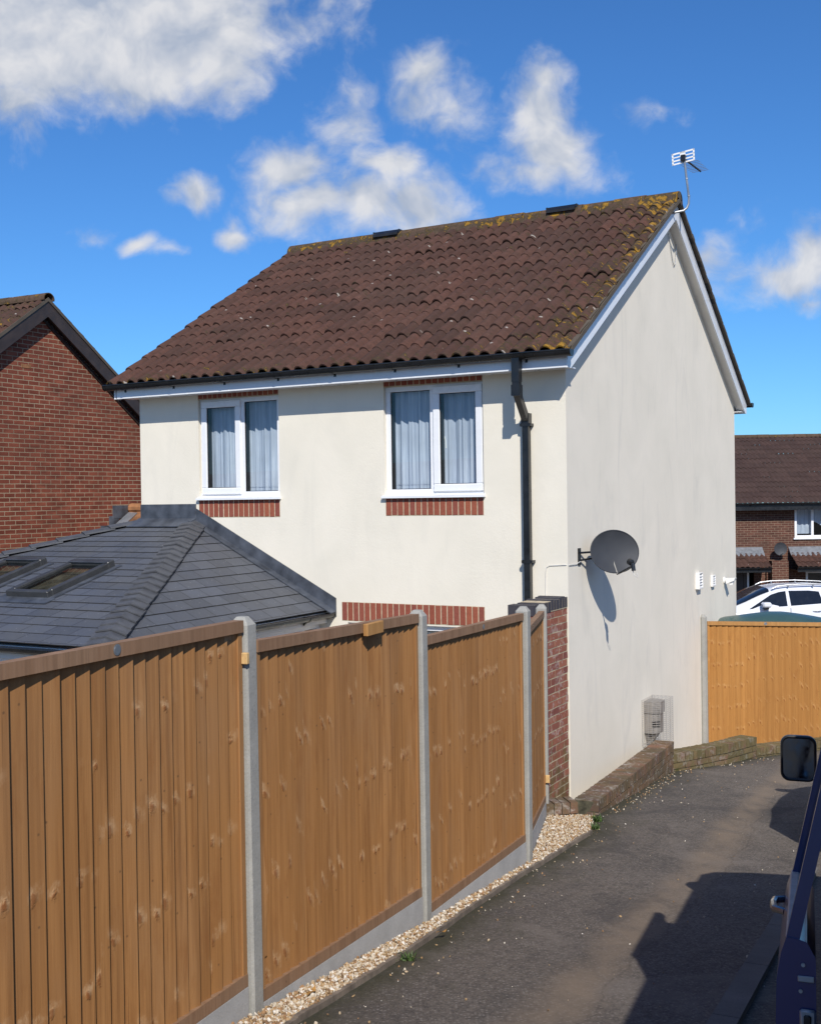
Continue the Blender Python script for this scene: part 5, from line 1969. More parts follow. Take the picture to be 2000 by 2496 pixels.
d1 = FD.to_2d()
p1b = Vector(POSTS[0][:2]) - d1 * .058
p1a = p1b - d1 * 1.83
t1, L1 = fence_panel('fence_panel', 'nearest brown fence panel cut by the left edge of the photo', tuple(p1a), tuple(p1b), 2.692, 2.680, 1.105, 1.085, M['fence'], M['rail'], M['batten'])
a, b = along(0, 1)
t2, L2 = fence_panel('fence_panel', 'brown fence panel with a small wooden block on its top rail', a, b, 2.578, 2.518, .966, .850, M['fence'], M['rail'], M['batten'])
a, b = along(1, 2)
t3, L3 = fence_panel('fence_panel', 'brown fence panel below the brick lintel of the ground floor window', a, b, 2.372, 2.333, .709, .632, M['fence'], M['rail'], M['batten'], .072)
a, b = along(2, 3)
t4, L4 = fence_panel('fence_panel', 'narrow looking brown fence panel beside the brick pier', a, b, 2.195, 2.16, .62, .43, M['fence'], M['rail'], M['batten'])
q = MB()
q.lathe([(.0, -.0015), (.021, -.0015), (.021, -.0), (0, 0)], 20, (L1 - .86, -.031, 2.692 - .030), 'y')
q.lathe([(.012, -.0025), (.016, -.0025), (.016, -.0015)], 20, (L1 - .86, -.031, 2.692 - .030), 'y')
q.build('rail_disc', M['steel'], t1)
q = MB()
q.bbox(L2 * .585, L2 * .585 + .20, -.058, -.031, 2.578 - .105, 2.578 - .040, .003)
q.build('wooden_block', M['rail_new'], t2)
q = MB()
q.lathe([(.0, -.0015), (.017, -.0015), (.017, -.0), (0, 0)], 16, (L3 * .53, -.031, 2.352 - .026), 'y')
q.build('rail_disc', M['steel'], t3)
q = MB()
q.bbox(L1 - .012, L1 + .01, -.052, -.022, 2.49, 2.54, .003)
q.build('wedge', M['fresh'], t1)
q = MB()
q.bbox(L4 - .012, L4 + .012, -.06, -.022, .60, .67, .003)
q.build('wedge', M['fresh'], t4)
q = MB()                       # sprung sliver at the start of the second panel
vs, fs = [], []
for i in range(13):
    t_ = i / 12
    z = 1.15 + .62 * t_
    bow = .010 * math.sin(math.pi * min(1, t_ * 1.1)) ** 2
    vs += [(.032, -.010 - bow * .5, z), (.064 - .02 * t_, -.012 - bow, z)]
for i in range(12):
    fs.append((2 * i, 2 * i + 1, 2 * i + 3, 2 * i + 2))
q.mesh(vs, fs)
q.build('sprung_board', M['batten'], t2)

GB = [(p1a, p1b, 1.105, 1.085, 'nearest concrete gravel board at the lower left corner'),
      (*along(0, 1, .05), .966, .850, 'concrete gravel board under the panel with the wooden block'),
      (*along(1, 2, .05), .709, .632, 'concrete gravel board between the second and third posts'),
      (*along(2, 3, .05), .62, .43, 'concrete gravel board beside the brick pier')]
for a, b, z0, z1, lab in GB:
    a, b = Vector((*a, 0)), Vector((*b, 0))
    L = (b - a).length
    q = MB()
    b0_, b1_ = zg(a.y) - .25, zg(b.y) - .25
    q.hexa([(0, -.026, b0_), (L, -.026, b1_), (L, .022, b1_), (0, .022, b0_), (0, -.026, z0 - .002), (L, -.026, z1 - .002), (L, .022, z1 - .002), (0, .022, z0 - .002)])
    o = q.build('gravel_board', M['board'])
    o.location = (a.x, a.y, 0)
    o.rotation_euler = (0, 0, math.atan2(b.y - a.y, b.x - a.x))
    tag(o, lab, 'gravel board', 'concrete gravel boards')

# right hand fence behind the low walls
RP = [(4.165, 16.42), (6.08, 16.05)]
for (x, y), zt_, lab in ((RP[0], 1.465, 'concrete post against the gable wall at the orange fence'),):
    o = post_mesh(zt_ + .75, .105, .105, .03).build('concrete_post', M['post'])
    o.location = (x, y, -.75)
    o.rotation_euler = (0, 0, math.atan2(-.37, 1.915))
    tag(o, lab, 'post', 'concrete fence posts')
d_ = (Vector(RP[1]) - Vector(RP[0])).normalized()
t5, L5 = fence_panel('fence_panel', 'bright orange new fence panel at the right behind the low wall', tuple(Vector(RP[0]) + d_ * .055), tuple(Vector(RP[0]) + d_ * 1.89), 1.372, 1.362, -.42, -.46, M['fence_new'], M['rail_new'], M['fence_new'], .083, bottom=False)
q = MB()
q.lathe([(.0, -.0015), (.022, -.0015), (.022, -.0), (0, 0)], 16, (.80, -.031, 1.372 - .026), 'y')
q.build('rail_disc', M['steel'], t5)

# ------------------------------------------------------------------ brick pier and low walls


def brick_run(mb, path, z0f, z1f, thick, m_b=0, m_m=1, rowlock=True, course=.075, length=.225, start_off=0.0, jig=.003, side=1, top_m=None, inset=.012):
    """bricks one by one along a polyline (outer face); thickness goes to the left*side of travel"""
    seglen = [(Vector(path[i + 1]) - Vector(path[i])).length for i in range(len(path) - 1)]
    for si in range(len(path) - 1):
        a, b = Vector(path[si]), Vector(path[si + 1])
        L = seglen[si]
        d = (b - a).normalized()
        nrm_ = Vector((-d.y, d.x)) * side

        def P(s, t, z):
            p = a + d * s + nrm_ * t
            return (p.x, p.y, z)

        def brick(s0, s1, t0, t1, za, zb_, m):
            j = lambda: random.uniform(-jig, jig)
            bm = [P(s0 + j(), t0 + j(), za(s0)), P(s1 + j(), t0 + j(), za(s1)), P(s1 + j(), t1 + j(), za(s1)), P(s0 + j(), t1 + j(), za(s0))]
            tp_ = [P(s0 + j(), t0 + j(), zb_(s0) + j() * .7), P(s1 + j(), t0 + j(), zb_(s1) + j() * .7), P(s1 + j(), t1 + j(), zb_(s1) + j() * .7), P(s0 + j(), t1 + j(), zb_(s0) + j() * .7)]
            mb.hexa(bm + tp_, m)

        f0 = lambda s: z0f(a + d * s)
        f1 = lambda s: z1f(a + d * s)
        rl = .108 if rowlock else 0
        # mortar core
        core = [P(.006, inset, f0(0)), P(L - .006, inset, f0(L)), P(L - .006, thick - inset, f0(L)), P(.006, thick - inset, f0(0)),
                P(.006, inset, f1(0) - .012), P(L - .006, inset, f1(L) - .012), P(L - .006, thick - inset, f1(L) - .012), P(.006, thick - inset, f1(0) - .012)]
        mb.hexa(core, m_m)
        if rowlock:
            n = max(1, round(L / .075))
            p = L / n
            for i in range(n):
                s0, s1 = i * p + .005, (i + 1) * p - .005
                brick(s0, s1, 0, thick, lambda s: f1(s) - rl + .006, f1, m_b if top_m is None else top_m)
        hmax = max(f1(0) - f0(0), f1(L) - f0(L)) - rl
        nr = int(math.ceil(hmax / course))
        for r in range(nr):
            o = (r % 2) * length / 2 + start_off
            s = -o
            while s < L:
                s0, s1 = max(0, s) + .005, min(L, s + length) - .005
                if s1 - s0 > .02:
                    brick(s0, s1, 0, thick * .48, lambda q_: f1(q_) - rl - (r + 1) * course + .006, lambda q_: f1(q_) - rl - r * course - .004, m_b)
                    if thick > .15:
                        brick(s0, s1, thick * .52, thick, lambda q_: f1(q_) - rl - (r + 1) * course + .006, lambda q_: f1(q_) - rl - r * course - .004, m_b)
                s += length


q = MB()
pa, pb = HW(.012, -.98, 0).to_2d(), HW(.012, -.006, 0).to_2d()
brick_run(q, [pa, pb], lambda p: -.1, lambda p: 2.055 - .02 * min(1, max(0, (pb - p).length - .5)), .215, rowlock=False, start_off=.06, inset=.0015, jig=.0016)
pier = thing('garden_wall', 'red brick garden wall end between the fence and the cream house', 'wall', (0, 0, 0))
q.build('brickwork', [M['old_brick'], M['pier_mortar']], pier)
q = MB()
for i in range(12):
    s0 = -.015 - (i + 1) * .0765
    far_end = abs(s0) > .52
    zt_ = 2.165 + .012 * random.uniform(-1, 1) if not far_end else 2.150
    z0_ = 2.062 if not far_end else 2.05
    c_ = [HW(.004, s0 + .006, z0_), HW(.004, s0 + .0765 - .005, z0_), HW(.27, s0 + .0765 - .005, z0_), HW(.27, s0 + .006, z0_)]
    t_ = [p + Vector((0, 0, zt_ - z0_)) for p in c_]
    if i == 9:
        continue
    q.hexa(c_ + t_, 0)
c_ = [HW(.007, -.62, 2.05), HW(.007, -.017, 2.05), HW(.265, -.017, 2.05), HW(.265, -.62, 2.05)]
q.hexa(c_ + [p + Vector((0, 0, .105)) for p in c_], 1)
q.build('coping', [M['blue_brick'], M['lime']], pier)

W1 = [HW(-.665, -1.06, 0).to_2d(), HW(-.57, .384, 0).to_2d(), HW(-.43, 2.30, 0).to_2d()]


def w1top(p):
    return float(np.interp(p.y, [10.4, 13.5], [.390, .262]))


q = MB()
brick_run(q, W1, lambda p: zg(p.y) - .12, w1top, .225, jig=.004, side=1)
o = q.build('low_wall', [M['wall_brick'], M['moss_mortar']])
tag(o, 'weathered low brick wall along the foot of the gable', 'wall', 'low brick garden walls')
q = MB()
e0_, e1_ = Vector((1.185, 10.36)), Vector((1.49, 10.43))
brick_run(q, [e0_, e1_], lambda p: .12, lambda p: .405, .21, jig=.004, side=1)
o = q.build('brick_edging', [M['wall_brick'], M['moss_mortar']])
tag(o, 'three upright bricks at the end of the gravel by the fence post', 'edging', 'low brick garden walls')
q = MB()
brick_run(q, [Vector((3.06, 13.56)), Vector((3.425, 13.84)), Vector((3.90, 14.25)), Vector((4.448, 14.85))], lambda p: zg(p.y) - .12,
          lambda p: float(np.interp(p.y, [13.5, 14.85], [.115, .035])), .225, jig=.005, side=1)
o = q.build('low_wall', [M['mossy_brick'], M['moss_mortar']])
tag(o, 'curved mossy low brick wall in front of the orange fence', 'wall', 'low brick garden walls')
q = MB()
brick_run(q, [Vector((4.45, 14.88)), Vector((4.853, 15.2)), Vector((5.591, 15.74)), Vector((6.6, 16.3))], lambda p: zg(p.y) - .12,
          lambda p: zg(p.y) + .125, .225, jig=.005, side=1)
o = q.build('low_wall', [M['mossy_brick'], M['moss_mortar']])
tag(o, 'lowest brick edging wall running out of the photo at the right', 'wall', 'low brick garden walls')

# ------------------------------------------------------------------ gravel strip
q = MB()
for i in range(1, len(EDGE) - 1):
    a, b = Vector(EDGE[i]), Vector(EDGE[i + 1])
    d = (b - a).normalized()
    n_ = Vector((d.y, -d.x))
    sub = 10
    for k in range(sub):
        p0, p1_ = a.lerp(b, k / sub), a.lerp(b, (k + 1) / sub)
        tops = [zg(p0.y) + .030 + random.uniform(-.004, .004), zg(p1_.y) + .030 + random.uniform(-.004, .004)]
        q.hexa([(*(p0 - n_ * .014), zg(p0.y) - .1), (*(p1_ - n_ * .014), zg(p1_.y) - .1), (*(p1_ + n_ * .012), zg(p1_.y) - .1), (*(p0 + n_ * .012), zg(p0.y) - .1),
                (*(p0 - n_ * .014), tops[0]), (*(p1_ - n_ * .014), tops[1]), (*(p1_ + n_ * .012), tops[1]), (*(p0 + n_ * .012), tops[0])])
o = q.build('timber_edging', M['edging'])
tag(o, 'thin worn timber edging between the gravel and the tarmac', 'edging')

FL = [(-2.3, 1.5), (-1.55, 3.2), (-.734, 5.032), (.037, 6.797), (.822, 8.562), (1.176, 10.43), (1.20, 10.5)]


def fence_x(y):
    return float(np.interp(y, [p[1] for p in FL], [p[0] for p in FL]))


def edge_x(y):
    return float(np.interp(y, [p[1] for p in EDGE] + [10.38], [p[0] for p in EDGE] + [1.63]))


def ico():
    bm = bmesh.new()
    bmesh.ops.create_icosphere(bm, subdivisions=1, radius=1)
    v = np.array([x.co[:] for x in bm.verts])
    f = np.array([[x.index for x in y.verts] for y in bm.faces])
    bm.free()
    return v, f


IV, IF = ico()
pts = []
ys_ = np.linspace(3.4, 10.36, 2000)
wid = np.array([max(.02, edge_x(y) - fence_x(y) - .05) for y in ys_])
cum = np.cumsum(wid)
cum /= cum[-1]
NS = 23000
yy = np.interp(rng.random(NS), cum, ys_)
for y in yy:
    a, b = fence_x(y) + .035, edge_x(y) - .010
    x = a + (b - a) * rng.random()
    pts.append((x, y, zg(y) + .004 + rng.random() * .030, .0042 + .0072 * rng.random() ** 1.3))
for _ in range(430):           # strays on the tarmac
    y = 4.2 + 9.5 * rng.random() ** .9
    x = edge_x(y) + .02 + abs(rng.normal(0, .22)) if rng.random() < .62 else edge_x(y) + rng.random() * 2.6
    if x > foot_x(y) + .02:
        pts.append((x, y, zg(y) + .004, .0022 + .006 * rng.random() ** 2))
for _ in range(160):           # litter at the foot of the low walls
    y = 10.6 + 4.6 * rng.random()
    pts.append((foot_x(y) + .03 + abs(rng.normal(0, .16)), y, zg(y) + .004, .004 + .006 * rng.random()))
pts = np.array(pts)
N = len(pts)
rotm = []
qv = rng.normal(size=(N, 4))
qv /= np.linalg.norm(qv, axis=1)[:, None]
w_, x_, y_, z_ = qv.T
RM = np.stack([np.stack([1 - 2 * (y_ * y_ + z_ * z_), 2 * (x_ * y_ - w_ * z_), 2 * (x_ * z_ + w_ * y_)], 1),
               np.stack([2 * (x_ * y_ + w_ * z_), 1 - 2 * (x_ * x_ + z_ * z_), 2 * (y_ * z_ - w_ * x_)], 1),
               np.stack([2 * (x_ * z_ - w_ * y_), 2 * (y_ * z_ + w_ * x_), 1 - 2 * (x_ * x_ + y_ * y_)], 1)], 1)
sc = pts[:, 3][:, None] * np.stack([np.ones(N) * 1.25, .65 + .5 * rng.random(N), .5 + .4 * rng.random(N)], 1)
base = IV[None] * (1 + rng.normal(0, .16, (N, len(IV), 1))) * sc[:, None, :]
vv_ = np.einsum('nij,nkj->nki', RM, base) + pts[:, None, :3]
ff = (IF[None] + (np.arange(N) * len(IV))[:, None, None]).reshape(-1, 3)
me = bpy.data.meshes.new('gravel')
me.from_pydata(vv_.reshape(-1, 3).tolist(), [], ff.tolist())
me.materials.append(M['stone'])
o = bpy.data.objects.new('gravel', me)
COL.objects.link(o)
kind(o, 'stuff')
q = MB()
vs, fs = [], []
yr = np.linspace(1.2, 10.42, 60)
for y in yr:
    vs += [(fence_x(y) - .05, y, zg(y) + .004), (edge_x(y), y, zg(y) + .004)]
for i in range(len(yr) - 1):
    fs.append((2 * i, 2 * i + 1, 2 * i + 3, 2 * i + 2))
q.mesh(vs, fs)
M['gravel_bed'] = simple('gravel_bed', (0.17, 0.12, 0.075), 0.95, var=0.5, nscale=60)
kind(q.build('gravel_bed', M['gravel_bed']), 'structure')

# ------------------------------------------------------------------ weeds and fallen leaves


def weed(x, y, size, n, label):
    q = MB()
    for i in range(n):
        t = random.uniform(0, 6.283)
        ln_ = size * random.uniform(.5, 1.2)
        wv = size * random.uniform(.03, .07)
        lean = random.uniform(.5, 1.5)
        bx, by = random.uniform(-1, 1) * size * .45, random.uniform(-1, 1) * size * .3
        d = Vector((math.cos(t), math.sin(t), 0))
        sd_ = Vector((-d.y, d.x, 0)) * wv
        prev = None
        for k in range(4):
            s = k / 3
            p = Vector((bx, by, 0)) + d * ln_ * s * .8 * lean * .7 + Vector((0, 0, ln_ * (s - .45 * s * s * lean)))
            wq = sd_ * (1 - s * .9)
            if prev:
                q.face([prev[0], prev[1], p + wq, p - wq])
            prev = (p - wq, p + wq)
    o = q.build('weed', M['leaf'], normals=False)
    o.location = (x, y, zg(y))
    tag(o, label, 'weed', 'weeds in the tarmac edge')


weed(1.62, 10.20, .095, 90, 'large green grass tuft at the corner of the low brick wall')
weed(1.55, 9.86, .080, 70, 'grass tuft at the end of the timber edging')
weed(.265, 7.41, .065, 40, 'small green weed under the third fence panel')
weed(.10, 6.95, .05, 34, 'small weed at the foot of the second fence post')
weed(-.05, 5.97, .075, 45, 'green weed on the timber edging below the block panel')
weed(.645, 8.25, .04, 20, 'tiny weed on the gravel before the bending post')
weed(3.10, 13.62, .07, 40, 'weed tuft at the joint of the two low walls')
for x, y, lab in ((-.49, 5.29, 'orange dead leaf on the gravel at the bottom of the photo'), (.14, 6.45, 'yellow dead leaf at the timber edging')):
    q = MB()
    n = 9
    top = [(.045 * (i / (n - 1) - .5) * 2, .018 * math.sin(math.pi * i / (n - 1)), .008 + .006 * math.sin(i * .9)) for i in range(n)]
    bot = [(a, -b, c + .004) for a, b, c in top]
    vs = top + bot
    q.mesh(vs, [(i, i + 1, n + i + 1, n + i) for i in range(n - 1)])
    o = q.build('dead_leaf', M['dead_leaf'], normals=False)
    o.location = (x, y, zg(y) + .032)
    o.rotation_euler = (random.uniform(-.2, .2), random.uniform(-.2, .2), random.uniform(0, 3))
    tag(o, lab, 'leaf', 'fallen leaves')

# kerb along the right of the drive
q = MB()
ka, kb = Vector((1.30, 4.85)), Vector((2.22, 6.88))
kd = (kb - ka).normalized()
kn = Vector((kd.y, -kd.x))
for i in range(-4, 4):
    p0, p1_ = ka + kd * (i * .915 + .004), ka + kd * ((i + 1) * .915 - .004)
    q.hexa([(*(p0 - kn * .06), zg(p0.y) - .1), (*(p1_ - kn * .06), zg(p1_.y) - .1), (*(p1_ + kn * .065), zg(p1_.y) - .1), (*(p0 + kn * .065), zg(p0.y) - .1),
            (*(p0 - kn * .05), zg(p0.y) + .035), (*(p1_ - kn * .05), zg(p1_.y) + .035), (*(p1_ + kn * .065), zg(p1_.y) + .035), (*(p0 + kn * .065), zg(p0.y) + .035)])
o = q.build('kerb', M['kerb'])
tag(kind(o, 'structure'), 'low concrete kerb in the van shadow at the lower right', 'kerb')

# ------------------------------------------------------------------ green tank behind the right fence
tk = thing('plastic_tank', 'dark green domed plastic tank just showing above the orange fence', 'tank', (5.45, 17.3, -.5))
q = MB()
prof = [(-.86, 1.76), (-.80, 1.805), (-.70, 1.835), (-.5, 1.855), (-.25, 1.885), (-.05, 1.905), (.15, 1.902), (.35, 1.875), (.55, 1.840), (.75, 1.80), (.95, 1.77), (1.1, 1.75)]
vs, fs = [], []
nd_ = 9
for j in range(nd_):
    t = -1 + 2 * j / (nd_ - 1)
    dz = -.16 * t * t
    for x, z in prof:
        vs.append((x, t * .55, z + dz))
n = len(prof)
for j in range(nd_ - 1):
    for i in range(n - 1):
        fs.append((j * n + i, j * n + i + 1, (j + 1) * n + i + 1, (j + 1) * n + i))
q.mesh(vs, fs)
q.build('lid', M['green_plastic'], tk, 60)
q = MB()
q.bbox(-.84, 1.06, -.52, .52, 0, 1.60, .05)
q.build('body', M['green_plastic'], tk, 40)

# ------------------------------------------------------------------ vehicles


def car_shell(mb, st, n_side=5, m=0):
    """stations: (x, zbot, zbelt, zroof, half width at belt, half width at roof edge)"""
    rings = []
    for x, zb, zl, zr, wb, wr_ in st:
        half = [(wb * .90, zb), (wb * .985, zb + (zl - zb) * .25), (wb * 1.0, zb + (zl - zb) * .6), (wb * .985, zl - .03), (wb * .965, zl)]
        ez = zl + (zr - zl) * .80
        half += [(wb * .965 + (wr_ - wb * .965) * .5, zl + (ez - zl) * .5), (wr_, ez), (wr_ * .86, zl + (zr - zl) * .955), (wr_ * .5, zr - (zr - zl) * .008), (0, zr)]
        ring = [(x, y, z) for y, z in half] + [(x, -y, z) for y, z in reversed(half[:-1])]
        rings.append(ring)
    n = len(rings[0])
    vs = [p for r_ in rings for p in r_]
    fs = []
    for i in range(len(rings) - 1):
        for k in range(n - 1):
            fs.append((i * n + k, i * n + k + 1, (i + 1) * n + k + 1, (i + 1) * n + k))
    fs.append(tuple(range(n)))
    fs.append(tuple(range((len(rings) - 1) * n, len(rings) * n)))
    mb.mesh(vs, fs, m)


def wheel(t, x, y, r, side):
    q = MB()
    q.lathe([(r * .62, -.09), (r * .9, -.10), (r, -.07), (r, .07), (r * .9, .10), (r * .62, .09)], 28, (x, y, r), 'y')
    w = q.build('wheel', M['rubber'], t, 40)
    q = MB()
    q.lathe([(r * .64, .06), (r * .60, .085), (r * .15, .07), (.03, .08), (0, .08)] if side > 0 else [(r * .64, -.06), (r * .60, -.085), (r * .15, -.07), (.03, -.08), (0, -.08)], 24, (x, y, r), 'y')
    q.build('rim', M['steel'], w, 40)


suv = thing('estate_car', 'white estate car with roof rails parked before the brown house', 'car', (8.86, 27.75, -.565), math.pi)
# local +x is the front of the car; after the half turn it points left in the photo
ST = [(2.25, .35, .62, .66, .70, .45), (2.15, .25, .70, .78, .82, .62), (1.75, .22, .86, .97, .90, .72), (1.36, .22, .95, 1.06, .92, .74),
      (1.00, .22, .99, 1.22, .925, .74), (.62, .22, 1.03, 1.40, .93, .69), (.38, .22, 1.05, 1.49, .93, .655), (.0, .22, 1.07, 1.555, .93, .64), (-.7, .22, 1.10, 1.565, .93, .63),
      (-1.4, .22, 1.13, 1.52, .925, .60), (-1.85, .25, 1.13, 1.43, .90, .56), (-2.2, .35, 1.10, 1.18, .84, .52), (-2.3, .45, .95, 1.0, .76, .5)]
q = MB()
car_shell(q, ST)
q.build('body', M['white_paint'], suv, 35)


def shell_y(st, x, z):
    xs = [s[0] for s in st][::-1]
    f = lambda k: float(np.interp(x, xs, [s[k] for s in st][::-1]))
    zl, zr, wb, wr_ = f(2), f(3), f(4), f(5)
    ez = zl + (zr - zl) * .80
    if z <= zl:
        return wb * .985
    return wb * .965 + (wr_ - wb * .965) * min(1, (z - zl) / max(.01, ez - zl))


def side_glass(name, poly, t, st, mat, sgn=1, off=.006):
    q = MB()
    cx = sum(p[0] for p in poly) / len(poly)
    cz = sum(p[1] for p in poly) / len(poly)
    pts = [(x, sgn * (shell_y(st, x, z) + off), z) for x, z in poly]
    c_ = (cx, sgn * (shell_y(st, cx, cz) + off), cz)
    n = len(pts)
    q.mesh(pts + [c_], [(i, (i + 1) % n, n) for i in range(n)])
    return q.build(name, mat, t)


M['mirror'] = simple('mirror_glass', (0.10, 0.11, 0.13), 0.08, 1.0, var=0.1)
M['cardark'] = simple('tinted_car_window', (0.012, 0.014, 0.018), 0.06, var=0.1, spec=0.8)
for sgn in (1, -1):
    side_glass('window', [(.96, 1.035), (.90, 1.07), (.40, 1.355), (.20, 1.415), (.04, 1.435), (.06, 1.10)], suv, ST, M['cardark'], sgn)
    side_glass('window', [(-.02, 1.105), (-.03, 1.44), (-.50, 1.44), (-.74, 1.415), (-.78, 1.15)], suv, ST, M['cardark'], sgn)
    side_glass('window', [(-.84, 1.155), (-.82, 1.405), (-1.2, 1.385), (-1.5, 1.33), (-1.42, 1.18)], suv, ST, M['cardark'], sgn)
    q = MB()
    y0 = .60
    q.tube([(.36, sgn * .655, 1.49), (.24, sgn * .645, 1.545), (0, sgn * .64, 1.575), (-.6, sgn * .63, 1.59), (-1.2, sgn * .61, 1.557), (-1.45, sgn * .60, 1.50)], .018, 8)
    for x in (-.03, -.62):
        q.tube([(x, sgn * .64, 1.52), (x, sgn * .637, 1.577)], .020, 6)
    q.build('roof_rail', M['steel'], suv, 40)
    q = MB()
    q.bbox(.50, .70, sgn * 1.02 - .11, sgn * 1.02 + .11, 1.085, 1.21, .035)
    m_ = q.build('mirror', M['white_paint'], suv, 30)
    q = MB()
    q.bbox(.53, .64, sgn * .95 - .06, sgn * .95 + .06, 1.035, 1.09, .012)
    q.build('mirror_arm', M['black'], m_)
    for x, z in ((.22, .93), (-.62, .98)):
        q = MB()
        q.tube([(x + .10, sgn * .925, z), (x + .03, sgn * .955, z + .01), (x - .05, sgn * .955, z + .01), (x - .10, sgn * .925, z + .005)], .016, 8)
        q.build('door_handle', M['white_paint'], suv, 40)
    q = MB()
    for x in (.0, -.80):
        q.box(x - .004, x + .004, min(sgn * .80, sgn * .9305), max(sgn * .80, sgn * .9305), .45, 1.06)
    q.build('door_gap', M['seal'], suv)
    wheel(suv, 1.40, sgn * .84, .34, sgn)
    wheel(suv, -1.40, sgn * .84, .34, sgn)
# windscreen laid on the shell between cowl and roof
q = MB()
rows = []
for x, dz in ((1.34, .022), (1.0, .028), (.64, .030), (.42, .026)):
    xs = [s[0] for s in ST][::-1]
    f = lambda k: float(np.interp(x, xs, [s[k] for s in ST][::-1]))
    zl, zr, wr_ = f(2), f(3), f(5)
    rows.append([(x, y, z + dz) for y, z in ((wr_ * .97, zl + (zr - zl) * .84), (wr_ * .84, zl + (zr - zl) * .965), (wr_ * .5, zr), (0, zr + .004), (-wr_ * .5, zr), (-wr_ * .84, zl + (zr - zl) * .965), (-wr_ * .97, zl + (zr - zl) * .84))])
n = 7
q.mesh([p for r_ in rows for p in r_], [(i * n + k, i * n + k + 1, (i + 1) * n + k + 1, (i + 1) * n + k) for i in range(3) for k in range(6)])
q.build('windscreen', M['cardark'], suv, 60)

# blue van, its side door slid open along the body
VY = R(19.0)                   # heading to the right of +Y
vf = Vector((math.sin(VY), math.cos(VY), 0))
VP = math.atan(.125)
van = thing('blue_van', 'dark blue van at the right edge with its side door slid open', 'van', (1.255, 3.40, zg(3.4)))
# local +x forward, +y left (towards the drive), nose tipped down the slope
van.rotation_euler = (Matrix.Rotation(math.pi / 2 - VY, 4, 'Z') @ Matrix.Rotation(VP, 4, 'Y')).to_euler()
VS = [(-1.6, .30, .80, 1.86, .80, .66), (-1.5, .25, .80, 1.93, .84, .68), (0, .25, .80, 1.90, .85, .69), (2.2, .25, .80, 1.86, .85, .68), (2.5, .25, .80, 1.72, .85, .68),
      (2.95, .25, .82, 1.36, .84, .68), (3.25, .25, .82, 1.10, .80, .62), (3.6, .28, .74, .92, .68, .45), (3.75, .35, .60, .66, .5, .3)]
q = MB()
car_shell(q, [(x, a, b, c, d, e) for x, a, b, c, d, e in VS])
for i in range(len(q.v)):
    q.v[i] = (q.v[i][0], q.v[i][1] - .875, q.v[i][2])
q.build('body', M['blue_paint'], van, 35)
q = MB()
q.box(.08, 1.0, -.06, -.019, .40, .78)
q.box(.08, 1.0, -.20, -.06, .80, 1.6)
q.build('dark_doorway', M['seal'], van)  # black slabs on the closed body stand for the shaded interior
for x in (-.9, 2.75):
    for y, s_ in ((-.12, 1), (-1.63, -1)):
        wheel(van, x, y, .30, s_)
vo_ = .875
for sgn in (1, -1):
    for poly in ([(-1.38, 1.02), (-1.36, 1.58), (-.08, 1.62), (-.06, 1.02)], [(1.18, 1.0), (1.18, 1.58), (2.12, 1.56), (2.50, 1.02)]):
        q = MB()
        n = len(poly)
        pts = []
        for x, z in poly:
            zr = float(np.interp(x, [-1.6, -1.5, 0, 2.2, 2.5, 2.95], [1.86, 1.93, 1.90, 1.86, 1.72, 1.36]))
            ez = .8 + (zr - .8) * .8
            yy_ = .85 * .965 + (.685 - .85 * .965) * min(1, (z - .8) / (ez - .8)) + .006
            pts.append((x, sgn * yy_ - vo_, z))
        q.face(pts)
        q.build('window', M['cardark'], van)
    q = MB()
    q.bbox(-1.625, -1.56, sgn * .70 - vo_ - .06, sgn * .70 - vo_ + .06, .72, 1.12, .02)
    q.build('tail_lamp', simple('red_lamp', (0.30, 0.015, 0.012), 0.25), van)
q = MB()
q.bbox(-1.612, -1.602, -.55 - vo_, .55 - vo_, 1.05, 1.58, .004)
q.build('rear_window', M['cardark'], van)
q = MB()
q.bbox(-1.70, -1.54, -.80 - vo_, .80 - vo_, .30, .52, .04)
q.build('bumper', M['black'], van, 40)
DO = .150                      # door stands this far outside the body line
dr = MB()
DL = 1.06


def sect(x, outer, inner):
    return [(x, y, z) for y, z in outer + inner[::-1]]


outer = [(.010, .25), (.034, .42), (.030, .55), (.016, .63), (.0, .675)]
inner = [(-.060, .25), (-.085, .42), (-.085, .62), (-.060, .665), (-.036, .672)]
a_, b_ = sect(.0, outer, inner), sect(DL, outer, inner)
n = len(a_)
dr.mesh([(x, y + DO, z) for x, y, z in a_ + b_], [tuple(reversed(range(n))), tuple(range(n, 2 * n))] + [(i, (i + 1) % n, n + (i + 1) % n, n + i) for i in range(n)])
door = dr.build('sliding_door', M['blue_paint'], van, 30)
fm = MB()
lean = .228


def frame_bar(p, q_, ww, tt):
    (x0, z0), (x1, z1) = p, q_
    y0, y1 = DO - .020 - lean * (z0 - .675), DO - .020 - lean * (z1 - .675)
    d = Vector((x1 - x0, 0, z1 - z0)).normalized()
    s_ = Vector((-d.z, 0, d.x)) * ww / 2
    A, B = Vector((x0, y0, z0)), Vector((x1, y1, z1))
    t_ = Vector((0, tt / 2, 0))
    fm.hexa([A - s_ - t_, A + s_ - t_, A + s_ + t_, A - s_ + t_, B - s_ - t_, B + s_ - t_, B + s_ + t_, B - s_ + t_])


